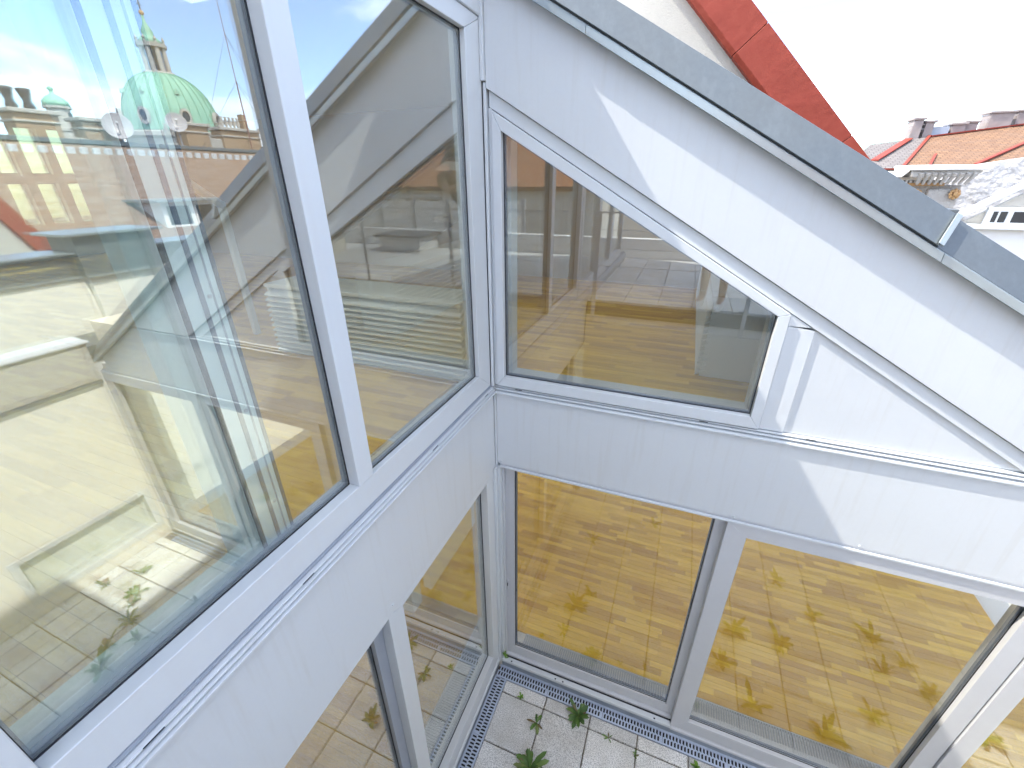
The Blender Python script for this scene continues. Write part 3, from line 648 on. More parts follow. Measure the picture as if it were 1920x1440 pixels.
weed(1.77, -.200, 12, 1.1, 'upright green weed beside the drain near the second glass light', bright=True, up=.9, seed=5)
weed(.300, -.232, 7, .8, 'tiny bright green seedling near the corner of the terrace', bright=True, up=.6, seed=6)
weed(1.09, -.252, 5, .6, 'withered brownish little weed in the first long joint', seed=7)
wl = 'leafy weed in a terrace joint seen only as a reflection in the glass'
for k, (x, y, s) in enumerate(((.52, -1.68, 1.3), (.66, -.88, 1.3), (1.24, -2.24, 1.1), (2.62, -1.92, 1.5), (2.90, -1.57, 1.4), (3.42, -1.47, 2.0), (2.55, -1.08, 1.9), (2.12, -1.08, 1.8), (1.98, -.69, 1.6),
                              (3.41, -1.15, 1.3), (3.73, -1.06, 1.5), (2.23, -.38, 1.6), (3.19, -.67, 1.4), (2.77, -.35, 1.7), (4.0, -.82, 1.6), (4.27, -.60, 1.4), (4.47, -.88, 1.2), (3.93, -.92, 1.2), (3.63, -1.31, 1.6))):
    weed(x, y, 12, s, wl, 'weeds seen in reflection', up=.8, seed=20 + k)
# clover growing inside the corner of the sliding door
e = empty('clover_tuft', (0.055, -0.012, 0.10), 0, 'small dark green leaf tuft at the foot of the door jamb', 'weed')
for k in range(7):
    o = bpy.data.objects.new('leaf', LG[k % 2]); link(o, e); o.rotation_euler = (0, -.5 - .1 * k, k * .9); o.location = (0, 0, .01 * k)

# ================================================================== things inside the rooms
CABW = mat('cabinet_white', (0.82, 0.83, 0.80), 0.5)
def louvre_box(base, length, depth, height, rz, label):
    """low cabinet whose front (local -y) is covered by horizontal slats"""
    t = empty('louvred_cabinet', base, rz, label, 'cabinet')
    def bx(nm, lo, hi, bev=0.002): me = proto_mesh(MB().box(lo, hi, bev), nm, CABW); return link(bpy.data.objects.new(nm, me), t)
    bx('carcass', (0.02, .045, 0), (length - .02, depth, height - .03)); bx('top', (-.01, -.02, height - .028), (length + .01, depth, height))
    bx('side', (0, -.005, 0), (.018, depth, height - .03)); bx('side', (length - .018, -.005, 0), (length, depth, height - .03))
    n = int((height - .06) / .043)
    me = proto_mesh(MB().add([(-.012, -.035, 0), (length + .012, -.035, 0), (length + .012, .03, .030), (-.012, .03, .030), (-.012, -.035, .012), (length + .012, -.035, .012), (length + .012, .03, .042), (-.012, .03, .042)],
                             [(3, 2, 1, 0), (4, 5, 6, 7), (0, 1, 5, 4), (1, 2, 6, 5), (2, 3, 7, 6), (3, 0, 4, 7)]), 'slat', CABW)
    for k in range(n): o = bpy.data.objects.new('slat', me); link(o, t); o.location = (0, 0, .012 + k * .043)
    return t
louvre_box((-2.05, 0.15, 2.90), 1.76, 0.36, 0.58, 0, 'white louvred cabinet standing behind the left wing glazing')
louvre_box((1.30, 3.60, 2.90), 2.74, 0.40, 0.60, -PI_ / 2, 'white louvred cabinet under the roof slope inside the trapezoid window')
def grille(base, L, W, rz, label):
    t = empty('floor_grille', base, rz, label, 'grille')
    me = proto_mesh(MB().box((0, 0, -.03), (L, .008, .002)).box((0, W - .008, -.03), (L, W, .002)), 'frame', SILVER); link(bpy.data.objects.new('frame', me), t)
    mb = MB(); n = int(L / .020)
    for k in range(n): mb.box((k * .020, .008, -.016), (k * .020 + .009, W - .008, -.001))
    o = bpy.data.objects.new('slats', proto_mesh(mb, 'slats', SILVER)); link(o, t); o['kind'] = 'stuff'
    me = proto_mesh(MB().box((0, 0, -.034), (L, W, -.031)), 'pit', DARKPIT); link(bpy.data.objects.new('pit', me), t)
grille((-0.19, -2.30, 2.90), 2.15, 0.15, PI_ / 2, 'metal convector grille set in the upper floor along the left glazing')
grille((0.16, 0.165, 0.080), 4.3, 0.14, 0, 'metal convector grille set in the lower floor behind the sliding doors')
grille((-0.20, -4.2, 0.080), 4.2, 0.14, PI_ / 2, 'metal convector grille set in the lower floor behind the left glazing')
st = empty('steel_strut', (-2.64, 0.39, 2.90), 0, 'white steel post with slanted brace inside the left wing', 'post')
MB().box((-2.665, .365, 2.90), (-2.615, .415, 4.07), .003).build('post', FRAME, st)
MB().tube((-2.64, .39, 4.04), (-2.2, -.45, 4.46), .035, n=8).build('brace', FRAME, st)

# ================================================================== upper deck behind the camera
deck = box('upper_deck', (-0.14, -7.4, 2.60), (7.5, -2.83, 2.845), PLASTER); deck['kind'] = 'structure'
box('deck_edge', (0.02, -2.829, 2.70), (7.5, -2.80, 2.86), ZINC, deck, .003)
random.seed(3); dp = proto_mesh(MB().box((.004, .004, -.03), (.396, .396, 0), .004), 'paver', PAVER)
for i in range(14):
    for j in range(8):
        o = bpy.data.objects.new('paver', dp); link(o, deck); o.location = (.05 + .4 * i, -6.05 + .4 * j, 2.878 + random.uniform(-.002, .002))
rwall = box('retaining_wall', (0.02, -3.05, -0.10), (4.72, -2.801, 2.598), STUCCOW); tag(rwall, 'cream stucco wall under the edge of the upper deck', 'wall')
rail = empty('deck_railing', (2.3, -2.79, 2.70), 0, 'grey steel railing along the edge of the upper deck', 'railing')
MB().box((0.05, -2.805, 3.875), (7.4, -2.765, 3.895), .003).build('handrail', SILVER, rail)
for x in (.08, 1.75, 3.15, 4.6, 6.0, 7.35):
    MB().box((x, -2.797, 2.60), (x + .045, -2.775, 3.875), .002).build('post', SILVER, rail)
    MB().lathe([(.055, 0), (.055, .012), (.02, .03)], (x + .022, -2.86, 2.88), 14).build('base_plate', SILVER, rail)
for z in (3.10, 3.30, 3.50, 3.70):
    MB().tube((.06, -2.786, z), (7.4, -2.786, z), .004, n=6).build('wire', SILVER, rail)
vb = empty('vent_box', (4.4, -5.5, 2.88), 0, 'low white vent box standing on the upper deck', 'vent')
MB().box((3.9, -6.0, 2.88), (4.9, -5.3, 3.16), .01).build('body', PLASTER, vb); MB().box((3.82, -6.08, 3.161), (4.98, -5.22, 3.20), .006).build('lid', ZINC, vb)
kerb = box('deck_kerb', (-0.1, -6.45, 2.846), (7.5, -6.25, 3.20), PLASTER); tag(kerb, 'white low kerb wall closing the upper deck', 'wall')
screen = empty('panel_screen', (4, -7.2, 2.85), 0, 'white panelled screen wall behind the upper deck', 'screen')
for k in range(5):
    MB().box((2.4 + .95 * k, -7.2, 2.85), (3.28 + .95 * k, -7.16, 3.75), .004).build('panel', PLASTER, screen)
    MB().box((2.32 + .95 * k, -7.24, 2.85), (2.395 + .95 * k, -7.12, 3.82), .003).build('post', DARKF, screen)

# ================================================================== right-hand side wall, gutter and parapet (seen in the left panes)
sw = empty('side_wall', (4.8, -1.4, 0), 0, 'white rendered terrace side wall with a low strip window', 'wall')
m_ = MB()
m_.box((4.70, -2.80, -.1), (4.92, -1.36, 2.20)).box((4.70, -0.05, -.1), (4.92, -0.005, 2.20)).box((4.70, -1.36, .74), (4.92, -0.05, 2.20)).box((4.70, -1.36, -.1), (4.92, -0.05, .14))
m_.build('wall', STUCCOW, sw)
box('upper_panel', (4.685, -2.80, 2.235), (4.92, -0.005, 2.66), STUCCO, sw, .004); box('joint_profile', (4.66, -2.80, 2.2005), (4.92, -0.005, 2.234), ZINC, sw, .003)
MB().prism([(4.655, 2.662), (4.655, 2.682), (4.935, 2.70), (4.935, 2.662)], 1, -2.80, 0.02, .003).build('ledge', FRAME, sw)
q = MB().ring(rect(-1.36, -0.05, .14, .74), rect(-1.29, -0.12, .21, .68), 0, 4.69, 4.78, .002).build('window', FRAME, sw)
MB().prism(rect(-1.298, -0.112, .202, .688), 0, 4.73, 4.736).build('pane', GLASS, q); MB().box((4.80, -1.35, .15), (4.81, -.06, .73)).build('blind', PLASTER, q)
MB().box((4.675, -1.34, .42), (4.689, -1.31, .52), .002).build('handle', SILVER, q)
gut = box('roof_gutter', (4.925, -4.0, 2.35), (5.495, 4.0, 2.55), ZINC); tag(gut, 'grey zinc box gutter between the side wall and parapet', 'gutter')
pp = empty('parapet_wall', (5.7, 0, 2.3), 0, 'cream stucco parapet with zinc clad top and a raised pier', 'parapet')
box('stucco_band', (5.50, -5.0, 2.3), (5.85, .60, 3.20), STUCCOW, pp, .004); box('stucco_band', (5.42, .601, 2.3), (5.85, 3.2, 3.20), STUCCOW, pp, .004)
box('zinc_cladding', (5.47, -5.0, 3.201), (5.85, .55, 3.46), ZINC, pp, .003); box('zinc_cladding', (5.36, .551, 3.201), (5.85, 1.40, 3.66), ZINC, pp, .003); box('zinc_cladding', (5.47, 1.401, 3.201), (5.85, 3.2, 3.46), ZINC, pp, .003)
box('cap', (5.40, -5.0, 3.461), (5.92, .5505, 3.485), ZINCL, pp, .003); box('cap', (5.28, .46, 3.661), (5.95, 1.50, 3.69), ZINCL, pp, .003); box('cap', (5.40, 1.4015, 3.461), (5.92, 3.2, 3.485), ZINCL, pp, .003)
box('ledge_strip', (5.46, -5.0, 3.188), (5.4695, .55, 3.215), ZINCL, pp); box('ledge_strip', (5.35, .55, 3.188), (5.3595, 1.4, 3.215), ZINCL, pp)

# fire wall with red metal verge behind the zinc coping
fwall = empty('fire_wall', (1.5, 4.3, 2.7), 0, 'rough beige fire wall with broad red metal verge behind the zinc coping', 'wall')
def rl(x): return 6.66 - 1.022 * x
MB().prism([(-6, 2.7), (3.87, 2.7), (3.87, rl(3.87)), (-3, rl(-3)), (-6, rl(-3))], 1, 4.10, 4.35).build('wall', STUCCO, fwall)
prev = -3.0; edges = [-3.0, -1.2, .25, 1.20, 2.25, 3.3, 3.86]
for i in range(len(edges) - 1):
    a, b = edges[i], edges[i + 1] - .004
    v = []
    for x in (a, b):
        z0 = rl(x); v += [(x, 4.00, z0), (x + .04, 3.97, z0 + .03), (x + .30, 3.99, z0 + .27), (x + .30, 4.45, z0 + .29), (x, 4.45, z0 - .03)]
    MB().add(v, [(0, 1, 6, 5), (1, 2, 7, 6), (2, 3, 8, 7), (3, 4, 9, 8), (4, 0, 5, 9), (4, 3, 2, 1, 0), (5, 6, 7, 8, 9)], .004).build('verge_sheet', REDM, fwall)

# ================================================================== the neighbourhood
ground = box('ground', (-400, -400, -18.3), (500, 500, -18), ASPH); ground['kind'] = 'structure'
def roof_slab(name, corners, thick, m, parent):
    o = slab_uv(name, corners, thick, m, parent)
    if parent is not None: o.data.transform((Matrix.Translation(parent.location) @ parent.rotation_euler.to_matrix().to_4x4()).inverted())
    return o
def rough_box(name, lo, hi, m, parent, bev=.01): return box(name, lo, hi, m, parent, bev)

# --- house with brown tiled roof (mirrored in the left panes)
bh = empty('tiled_house', (26, 14, -18), 0, 'long house with brown tiled roof and brick parapets, mirrored below the dome', 'house')
box('wall', (17.6, 2.0, -18), (32, 24, 1.5), STUCCOW, bh)
roof_slab('roof', [(16.8, 2, 1.45), (16.8, 24, 1.45), (24.2, 24, 5.72), (24.2, 2, 5.72)], .25, TILE_BR, bh)
roof_slab('roof', [(32.5, 24, 1.0), (32.5, 2, 1.0), (24.2, 2, 5.70), (24.2, 24, 5.70)], .25, TILE_BR, bh)
box('ridge', (24.0, 2, 5.68), (24.5, 24, 5.86), ZINC, bh, .02)
for k in range(34):
    y = 6.5 + .45 * k
    MB().prism([(23.42, 5.26), (23.56, 5.36), (23.44, 5.52), (23.38, 5.50)], 1, y, y + .26).build('snow_guard', FRAME, bh)
for (y0, y1, z1) in ((8.9, 10.35, 6.72), (11.15, 12.6, 6.62), (15.7, 17.0, 6.85), (17.8, 20.3, 6.80), (21.2, 22.0, 7.0)):
    box('brick_parapet', (24.6, y0, 5.4), (25.5, y1, z1), BRICK, bh, .02)
    box('parapet_cap', (24.45, y0 - .12, z1 + .002), (25.65, y1 + .12, z1 + .16), STONE, bh, .03)
    box('parapet_string', (24.53, y0 - .05, z1 - .32), (25.57, y1 + .05, z1 - .24), STONE, bh, .02)
box('parapet_link', (24.7, 10.352, 5.4), (25.4, 11.148, 5.95), STONE, bh, .03); box('parapet_link', (24.7, 17.002, 5.4), (25.4, 17.798, 6.35), STONE, bh, .03)
for y in (9.2, 9.75):
    MB().lathe([(.16, 0), (.20, .1), (.13, .3), (.20, .6), (.24, .72), (.18, .76)], (25.0, y, 6.88), 14).build('chimney_pot', IRON, bh, True)
for y in (15.0, 15.28, 18.3, 18.55, 18.8, 19.05, 19.3):
    MB().lathe([(.10, 0), (.05, .1), (.13, .28), (.05, .5), (.10, .58)], (25.0, y, 6.95 if y > 17 else 6.3), 10).build('baluster', STONE, bh, True)
box('pillar', (24.85, 19.55, 6.961), (25.2, 19.85, 7.75), BRICK, bh, .01)
for (y, x, w) in ((9.6, 18.6, 2.4), (17.4, 20.4, 2.2)):          # dormers
    z = 1.45 + (x - 16.8) * .577
    dm = MB().box((x, y, z - .2), (x + 2.2, y + w, z + .95)).build('dormer', PLASTER, bh)
    MB().box((x - .35, y - .3, z + .952), (x + 2.6, y + w + .3, z + 1.05), .01).build('dormer_roof', ZINCL, dm)
    for k in range(2): MB().box((x - .02, y + .2 + k * w * .5, z + .1), (x + .001, y + w * .5 - .1 + k * w * .5, z + .8)).build('pane', DARKWIN, dm)
# --- satellite dishes and antennas on its ridge
def dish(base, h, r, aim, label):
    d = empty('satellite_dish', base, 0, label, 'satellite dish')
    b = Vector(base); top = b + Vector((0, 0, h))
    MB().tube(b, top, .03, n=8).build('pole', DARKF, d)
    prof = [(r * t, r * .28 * t * t) for t in (0.02, .25, .5, .75, .95, 1.0)] + [(r * .98, r * .25), (r * .5, r * .05), (.02, -.02)]
    o = MB().lathe(prof, (0, 0, 0), 28).build('reflector', DISHM, d, True, at=0)
    o.location = (0, 0, h); o.rotation_euler = Vector(aim).to_track_quat('Z', 'Y').to_euler()
    a = Vector(aim).normalized()
    MB().tube(top - Vector((0, 0, r)), top + a * r * .9, .015, n=6).build('feed_arm', DARKF, d); MB().tube(top + a * r * .85, top + a * r * 1.05, .05, n=10).build('feed_horn', FRAME, d)
dish((24.1, 12.25, 5.7), .75, .56, (-1, -.55, .35), 'round white satellite dish left of the dome reflection')
dish((24.1, 15.0, 5.7), 1.15, .46, (-1, -.55, .35), 'smaller white satellite dish in front of the dome base')
am = empty('antenna_mast', (24.3, 19.3, 5.7), 0, 'tall thin lattice mast with guy wires right of the dome', 'antenna')
MB().tube((24.3, 19.3, 5.7), (24.3, 19.3, 9.3), .04, .03, 8).build('pole', RUST, am); MB().tube((24.3, 19.3, 9.3), (24.3, 19.3, 13.0), .022, .015, 8).build('pole', RUST, am)
for (x, y) in ((24.3, 16.3), (24.3, 22.6), (21.0, 19.3)):
    for z in (9.3, 11.5): MB().tube((24.3, 19.3, z), (x, y, 5.9 if x > 22 else 3.7), .008, n=5).build('guy_wire', IRON, am)
ca = empty('antenna_pole', (24.6, 21.4, 7.0), 0, 'rusty antenna pole with two cross bars on the brick pillar', 'antenna')
MB().tube((24.6, 21.4, 7.0), (24.6, 21.4, 9.1), .035, .025, 8).build('pole', RUST, ca)
for z in (8.0, 8.7): MB().tube((24.6, 21.1, z), (24.6, 21.7, z), .018, n=6).build('cross_bar', RUST, ca)

# --- domed church far behind
DX, DY = 122.8, 82.3
ch = empty('domed_church', (DX, DY, -18), 0, 'baroque church dome of green copper with white lantern and spire', 'church')
MB().lathe([(10.6, -18), (10.6, 13.2), (11.6, 13.6), (11.6, 14.4), (10.4, 14.8)], (DX, DY, 0), 48).build('drum', STONE, ch)
dome = [(10.1, 14.8)] + [(10.0 * math.cos(a) ** .82, 15.2 + 12.2 * math.sin(a)) for a in [i * PI_ / 2 / 14 * .93 for i in range(15)]]
dm_ = MB().lathe(dome, (DX, DY, 0), 64).build('dome', COPPER, ch, True)
for k in range(32):
    a = 2 * PI_ * k / 32; mb = MB(); pts = []
    for i in range(15):
        t = i * PI_ / 2 / 14 * .93; r = 10.0 * math.cos(t) ** .82 + .10; pts.append(Vector((DX + r * math.cos(a), DY + r * math.sin(a), 15.2 + 12.2 * math.sin(t) + .05)))
    for i in range(14): mb.tube(pts[i], pts[i + 1], .11, n=4)
    mb.build('rib', COPPER, ch)
to_cam = math.atan2(-DY, -DX)
for k in range(8):
    a = to_cam + (k - .5) * PI_ / 4 + .15
    def q_(r, z, s): return Vector((DX + r * math.cos(a) - s * math.sin(a), DY + r * math.sin(a) + s * math.cos(a), z))
    mb = MB(); n = 20; v = []
    for (rr, d0) in ((1.0, 10.05), (1.0, 10.75), (.66, 10.75), (.66, 10.3)):
        for i in range(n):
            t = 2 * PI_ * i / n; v.append(q_(d0, 17.6 + 1.75 * rr * math.sin(t), 1.15 * rr * math.cos(t)))
    f = [(j * n + i, j * n + (i + 1) % n, (j + 1) * n + (i + 1) % n, (j + 1) * n + i) for j in range(3) for i in range(n)]
    ocu = mb.add(v, f).build('oculus', STONE, ch)
    MB().add([q_(10.35, 17.6 + 1.2 * math.sin(2 * PI_ * i / n), .78 * math.cos(2 * PI_ * i / n)) for i in range(n)], [tuple(range(n))]).build('pane', DARKWIN, ocu)
    c0 = q_(8.4, 22.9, 0); MB().add([q_(8.9, 22.3, -.6), q_(8.9, 22.3, .6), q_(8.9, 23.3, 0), q_(7.2, 23.3, 0)], [(0, 1, 2), (0, 2, 3), (1, 3, 2)]).build('roof_vent', COPPER, ch)
lant = MB().lathe([(3.3, 26.6), (3.5, 27.0), (3.1, 27.4), (2.5, 27.5)], (DX, DY, 0), 32).build('lantern', STONE, ch)
MB().lathe([(1.5, 27.4), (1.5, 32.2)], (DX, DY, 0), 16).build('core', DARKWIN, lant)
for k in range(8):
    a = to_cam + PI_ / 8 + k * PI_ / 4; x, y = DX + 2.2 * math.cos(a), DY + 2.2 * math.sin(a)
    MB().tube((x, y, 27.5), (x, y, 32.2), .52, .46, 10).build('column', STONE, lant)
    MB().lathe([(.3, 0), (.12, .3), (.35, .7), (.1, 1.2), (.02, 1.5)], (DX + 2.7 * math.cos(a), DY + 2.7 * math.sin(a), 33.0), 8).build('finial', STONE, lant)
MB().lathe([(2.9, 32.2), (3.0, 32.9), (2.6, 33.0)], (DX, DY, 0), 32).build('cornice', STONE, lant)
sp = MB().lathe([(2.5, 33.0), (1.9, 33.9), (1.1, 34.6), (1.2, 35.2), (.8, 36.0), (.35, 37.0), (.25, 38.2)], (DX, DY, 0), 24).build('spire', COPPER, ch, True)
MB().lathe([(.05, 38.1), (.5, 38.5), (.5, 38.9), (.05, 39.3)], (DX, DY, 0), 14).build('ball', GOLDT, sp, True)
MB().box((DX - .08, DY - .08, 39.2), (DX + .08, DY + .08, 41)).box((DX - .06, DY - .5, 40.1), (DX + .06, DY + .5, 40.25)).build('cross', IRON, sp)
tx, ty = -1.06 + .895 * 110, -2.33 + .445 * 110
bt = empty('bell_turret', (tx, ty, -18), 0, 'small stone turret with green copper cap left of the dome', 'tower')
MB().lathe([(1.9, -18), (1.9, 11.4), (2.1, 11.6), (2.1, 12.0), (1.5, 12.1), (1.4, 14.6), (1.75, 14.8), (1.75, 15.1)], (tx, ty, 0), 16).build('shaft', STONE, bt)
MB().lathe([(1.7, 15.1), (1.6, 15.8), (1.0, 16.4), (.3, 16.8), (.25, 17.3), (.5, 17.5), (.02, 17.9)], (tx, ty, 0), 20).build('cap', COPPER, bt, True)
for k in range(4):
    a = to_cam + .4 + k * PI_ / 2; MB().box((-.02, -.38, 12.4), (.12, .38, 14.2)).build('opening', DARKWIN, bt, at=0)
    o = bpy.data.objects[-1] if False else COL.objects[-1]; o.location = (1.38 * math.cos(a), 1.38 * math.sin(a), 18); o.rotation_euler = (0, 0, a)

# --- gable with red verge, far left of the reflection
gh = empty('gable_house', (12.5, 0, -18), 0, 'stone gable with red metal verge at the left edge of the reflection', 'house')
MB().prism([(-7, -18), (3.1, -18), (3.1, 2.5), (1.1, 6.6), (-7, 6.6)], 0, 12.0, 13.5).build('wall', STUCCO, gh)
MB().prism([(3.0, 2.45), (3.28, 2.60), (1.28, 6.75), (1.0, 6.6)], 0, 11.9, 13.6, .01).build('verge', REDM, gh)

# --- roofs at the right edge of the picture
nh = empty('ochre_roof_house', (11, 24, -18), 0, 'house with ochre tiled roof and row of chimneys at the right edge', 'house')
box('wall', (7.6, 20.9, -18), (16, 27.5, 4.5), STUCCOW, nh)
roof_slab('roof', [(8.2, 19.9, 4.46), (13.5, 19.9, 4.46), (16.0, 25.4, 6.44), (9.9, 23.4, 5.72)], .2, TILE_OC, nh)
roof_slab('roof', [(6.2, 19.9, 4.45), (8.15, 19.9, 4.45), (9.85, 23.38, 5.71), (7.7, 22.7, 5.46)], .2, TILE_GR, nh)
def strip(a, b, w, m, name='flashing'):
    a = Vector(a); b = Vector(b); u = (b - a).normalized(); s = u.cross(Vector((0, 0, 1))).normalized() * w
    up = Vector((0, 0, .05)); MB().add([a - s, a + s, b + s, b - s, a - s + up, a + s + up, b + s + up, b - s + up], [(3, 2, 1, 0), (4, 5, 6, 7), (0, 1, 5, 4), (1, 2, 6, 5), (2, 3, 7, 6), (3, 0, 4, 7)]).build(name, m, nh)
strip((8.17, 19.9, 4.47), (9.87, 23.4, 5.74), .05, REDM); strip((7.5, 20.8, 4.79), (9.1, 23.1, 5.63), .13, REDM); strip((6.2, 19.88, 4.45), (13.5, 19.88, 4.47), .10, REDM); strip((9.9, 23.42, 5.72), (16, 25.42, 6.45), .12, REDM)
strip((9.0, 19.95, 4.50), (9.55, 21.3, 4.98), .04, REDM); strip((10.45, 20.2, 4.6), (12.6, 22.4, 5.38), .07, REDM)
for (x, w, z1) in ((9.15, .32, 6.35), (9.62, .30, 6.25), (10.65, .45, 6.15), (11.15, .4, 6.22), (11.95, .75, 6.55), (12.95, .5, 6.6)):
    y = 23.55 + (x - 9.9) * .33
    box('chimney', (x, y, 5.3), (x + w, y + .7, z1), CHIM, nh, .01); box('chimney_cap', (x - .06, y - .06, z1 + .001), (x + w + .06, y + .76, z1 + .08), CHIM, nh, .01)
rh = MB().box((9.75, 23.7, 5.6), (10.55, 24.6, 6.10)).build('roof_hatch', DARKF, nh)
MB().tube((9.0, 23.3, 6.12), (13.5, 24.8, 6.72), .012, n=5).tube((9.0, 23.3, 5.95), (13.5, 24.8, 6.55), .01, n=5).build('walkway_rail', SILVER, nh)
for k in range(7): MB().tube((9.0 + .75 * k, 23.3 + .25 * k, 5.4), (9.0 + .75 * k, 23.3 + .25 * k, 6.12 + .1 * k), .012, n=5).build('rail_post', SILVER, nh)
gr_ = empty('green_roof_house', (11, 34, -18), 0, 'distant house with green metal roof and railings under the sky', 'house')
box('wall', (8.5, 33.2, -18), (14, 38, 5.3), PLASTER, gr_)
roof_slab('roof', [(8.5, 33, 5.25), (14, 33, 5.25), (13.4, 36, 6.4), (9.5, 36, 6.2)], .2, COPPER, gr_)
for x in (10.6, 11.1, 11.6, 12.1): MB().tube((x, 33.6, 5.5), (x, 33.6, 6.5), .02, n=5).build('rail_post', SILVER, gr_)
for x in (10.95, 11.3): MB().tube((x, 34, 5.5), (x + .1, 34, 7.2), .025, n=5).build('antenna', SILVER, gr_)
MB().tube((10.4, 33.6, 6.3), (12.2, 33.6, 6.55), .015, n=5).build('walkway_rail', SILVER, gr_)
# ornate corner cornice
oc = empty('ornate_cornice', (7.2, 14.6, -18), 0, 'white ornate cornice with ochre rosettes above the zinc verge', 'cornice')
box('pilaster', (7.15, 14.2, -18), (7.85, 15.0, 3.90), STONE, oc, .02); box('frieze', (5.2, 14.35, 3.0), (7.9, 15.0, 4.0), STONE, oc, .01)
box('dentil_course', (5.2, 14.20, 3.985), (7.45, 14.6, 4.06), GOLDT, oc)
for k in range(22): box('dentil', (5.22 + .1 * k, 14.12, 4.062), (5.28 + .1 * k, 14.6, 4.13), STONE, oc)
MB().prism([(6.55, 4.20), (7.80, 4.20), (8.0, 4.30), (8.02, 4.36), (6.5, 4.36)], 1, 13.85, 15.0, .02).build('cove', STONE, oc)
for k in range(9): MB().tube((6.75 + .13 * k, 13.98, 4.03), (6.72 + .145 * k, 13.82, 4.30), .035, .06, 8).build('flute', STONE, oc)
MB().prism([(6.45, 4.37), (8.12, 4.37), (8.16, 4.43), (8.1, 4.50), (6.40, 4.50)], 1, 13.75, 15.0, .02).build('top_slab', PLASTER, oc); MB().prism([(5.2, 4.2), (6.35, 4.2), (6.5, 4.36), (5.2, 4.36)], 1, 13.95, 15.0, .02).build('top_slab', PLASTER, oc)
for (x, z, r) in ((6.55, 3.78, .16), (6.86, 3.76, .16), (7.72, 3.78, .15)):
    mb = MB()
    for k in range(8):
        a = k * PI_ / 4; mb.lathe([(.02, -.05), (r * .34, 0), (.02, .05)], (x + r * .62 * math.cos(a), 14.12, z + r * .62 * math.sin(a)), 8)
    mb.lathe([(.02, -.08), (r * .4, 0), (.02, .08)], (x, 14.08, z), 10); mb.build('rosette', GOLDT, oc, True)
# rough rendered wall and roof-window house below it
rw = prism('rendered_wall', [(8.0, -18), (14, -18), (14, 6.6), (10.2, 4.75), (8.0, 4.40)], 1, 16.0, 16.6, RENDER); tag(rw, 'blindingly white rough rendered wall under the ochre roof', 'wall')
rwd = empty('window_house', (7.6, 11.6, -18), 0, 'small white house with brown roof and dark window at the right edge', 'house')
MB().prism([(6.45, -18), (12, -18), (12, 3.15), (6.45, 3.15)], 1, 11.0, 11.6).build('wall', PLASTER, rwd)
MB().prism([(6.62, 3.27), (9.0, 5.0), (9.0, 5.12), (6.60, 3.38)], 1, 11.02, 11.22, .01).build('gable_edge', FRAME, rwd)
MB().prism([(6.75, 3.20), (9.0, 4.85), (9.0, 3.20)], 1, 11.12, 11.2).build('gable_wall', STUCCO, rwd)
box('ledge', (6.4, 10.85, 3.152), (12, 11.1, 3.25), FRAME, rwd, .01)
wd = MB().box((7.18, 10.95, 3.252), (9.0, 11.145, 3.60), .005).build('window', FRAME, rwd)
for (a, b) in ((7.24, 7.32), (7.36, 7.48), (7.58, 8.2)): MB().box((a, 10.945, 3.30), (b, 10.949, 3.52)).build('pane', DARKWIN, wd)
MB().prism([(6.1, 3.40), (6.62, 3.40), (6.62, 3.55), (6.1, 3.55)], 1, 10.9, 11.5, .01).build('flue_box', ZINC, rwd)

# --- house behind the camera (seen by double reflection in the corner)
bk = empty('orange_roof_house', (10, -16, -18), 0, 'house with orange tiled roof seen behind the photographer reflection', 'house')
box('wall', (2, -19, -18), (18, -14.6, 4.0), STUCCOW, bk)
roof_slab('roof', [(18.3, -14.2, 3.95), (1.7, -14.2, 3.95), (1.7, -18.5, 7.2), (18.3, -18.5, 7.2)], .2, TILE_OR, bk)
for x in (7.6, 8.5, 10.6, 12.2): MB().add([(x, -15.3, 4.82), (x + .5, -15.3, 4.82), (x + .5, -16.5, 5.73), (x, -16.5, 5.73), (x, -15.3, 4.92), (x + .5, -15.3, 4.92), (x + .5, -16.5, 5.83), (x, -16.5, 5.83)], [(3, 2, 1, 0), (4, 5, 6, 7), (0, 1, 5, 4), (1, 2, 6, 5), (2, 3, 7, 6), (3, 0, 4, 7)]).build('skylight', DARKWIN, bk)
for x in (6.6, 7.8, 9.0, 10.2, 11.4, 12.6):
    arch = [(x - .32, 2.6), (x + .32, 2.6)] + [(x + .32 * math.cos(t), 3.5 + .32 * math.sin(t)) for t in [i * PI_ / 8 for i in range(9)]]
    wv = MB().prism(arch, 1, -14.6, -14.52, 0).build('window', FRAME, bk)
    MB().box((x - .24, -14.519, 2.7), (x - .02, -14.515, 3.45)).box((x + .02, -14.519, 2.7), (x + .24, -14.515, 3.45)).build('pane', DARKWIN, wv)
box('chimney', (9.2, -17, 5.0), (10.2, -16.2, 7.9), PLASTER, bk, .01); box('chimney', (6.2, -17.5, 5.0), (7.0, -16.8, 8.1), BRICK, bk, .01)
br_ = empty('balcony_railing', (9.5, -11, 2.2), 0, 'white three-bar balcony railing in front of the orange roofed house', 'railing')
for z in (2.9, 3.3, 3.7): MB().tube((6.5, -11, z), (13, -11, z), .03, n=6).build('rail', FRAME, br_)
for k in range(6): MB().tube((6.5 + 1.3 * k, -11, 1.9), (6.5 + 1.3 * k, -11, 3.7), .03, n=6).build('post', FRAME, br_)
bb = box('flat_roof', (5.5, -14, -18), (14, -10.7, 1.9), ZINC); tag(bb, 'flat grey roof terrace below the orange roofed house', 'building')

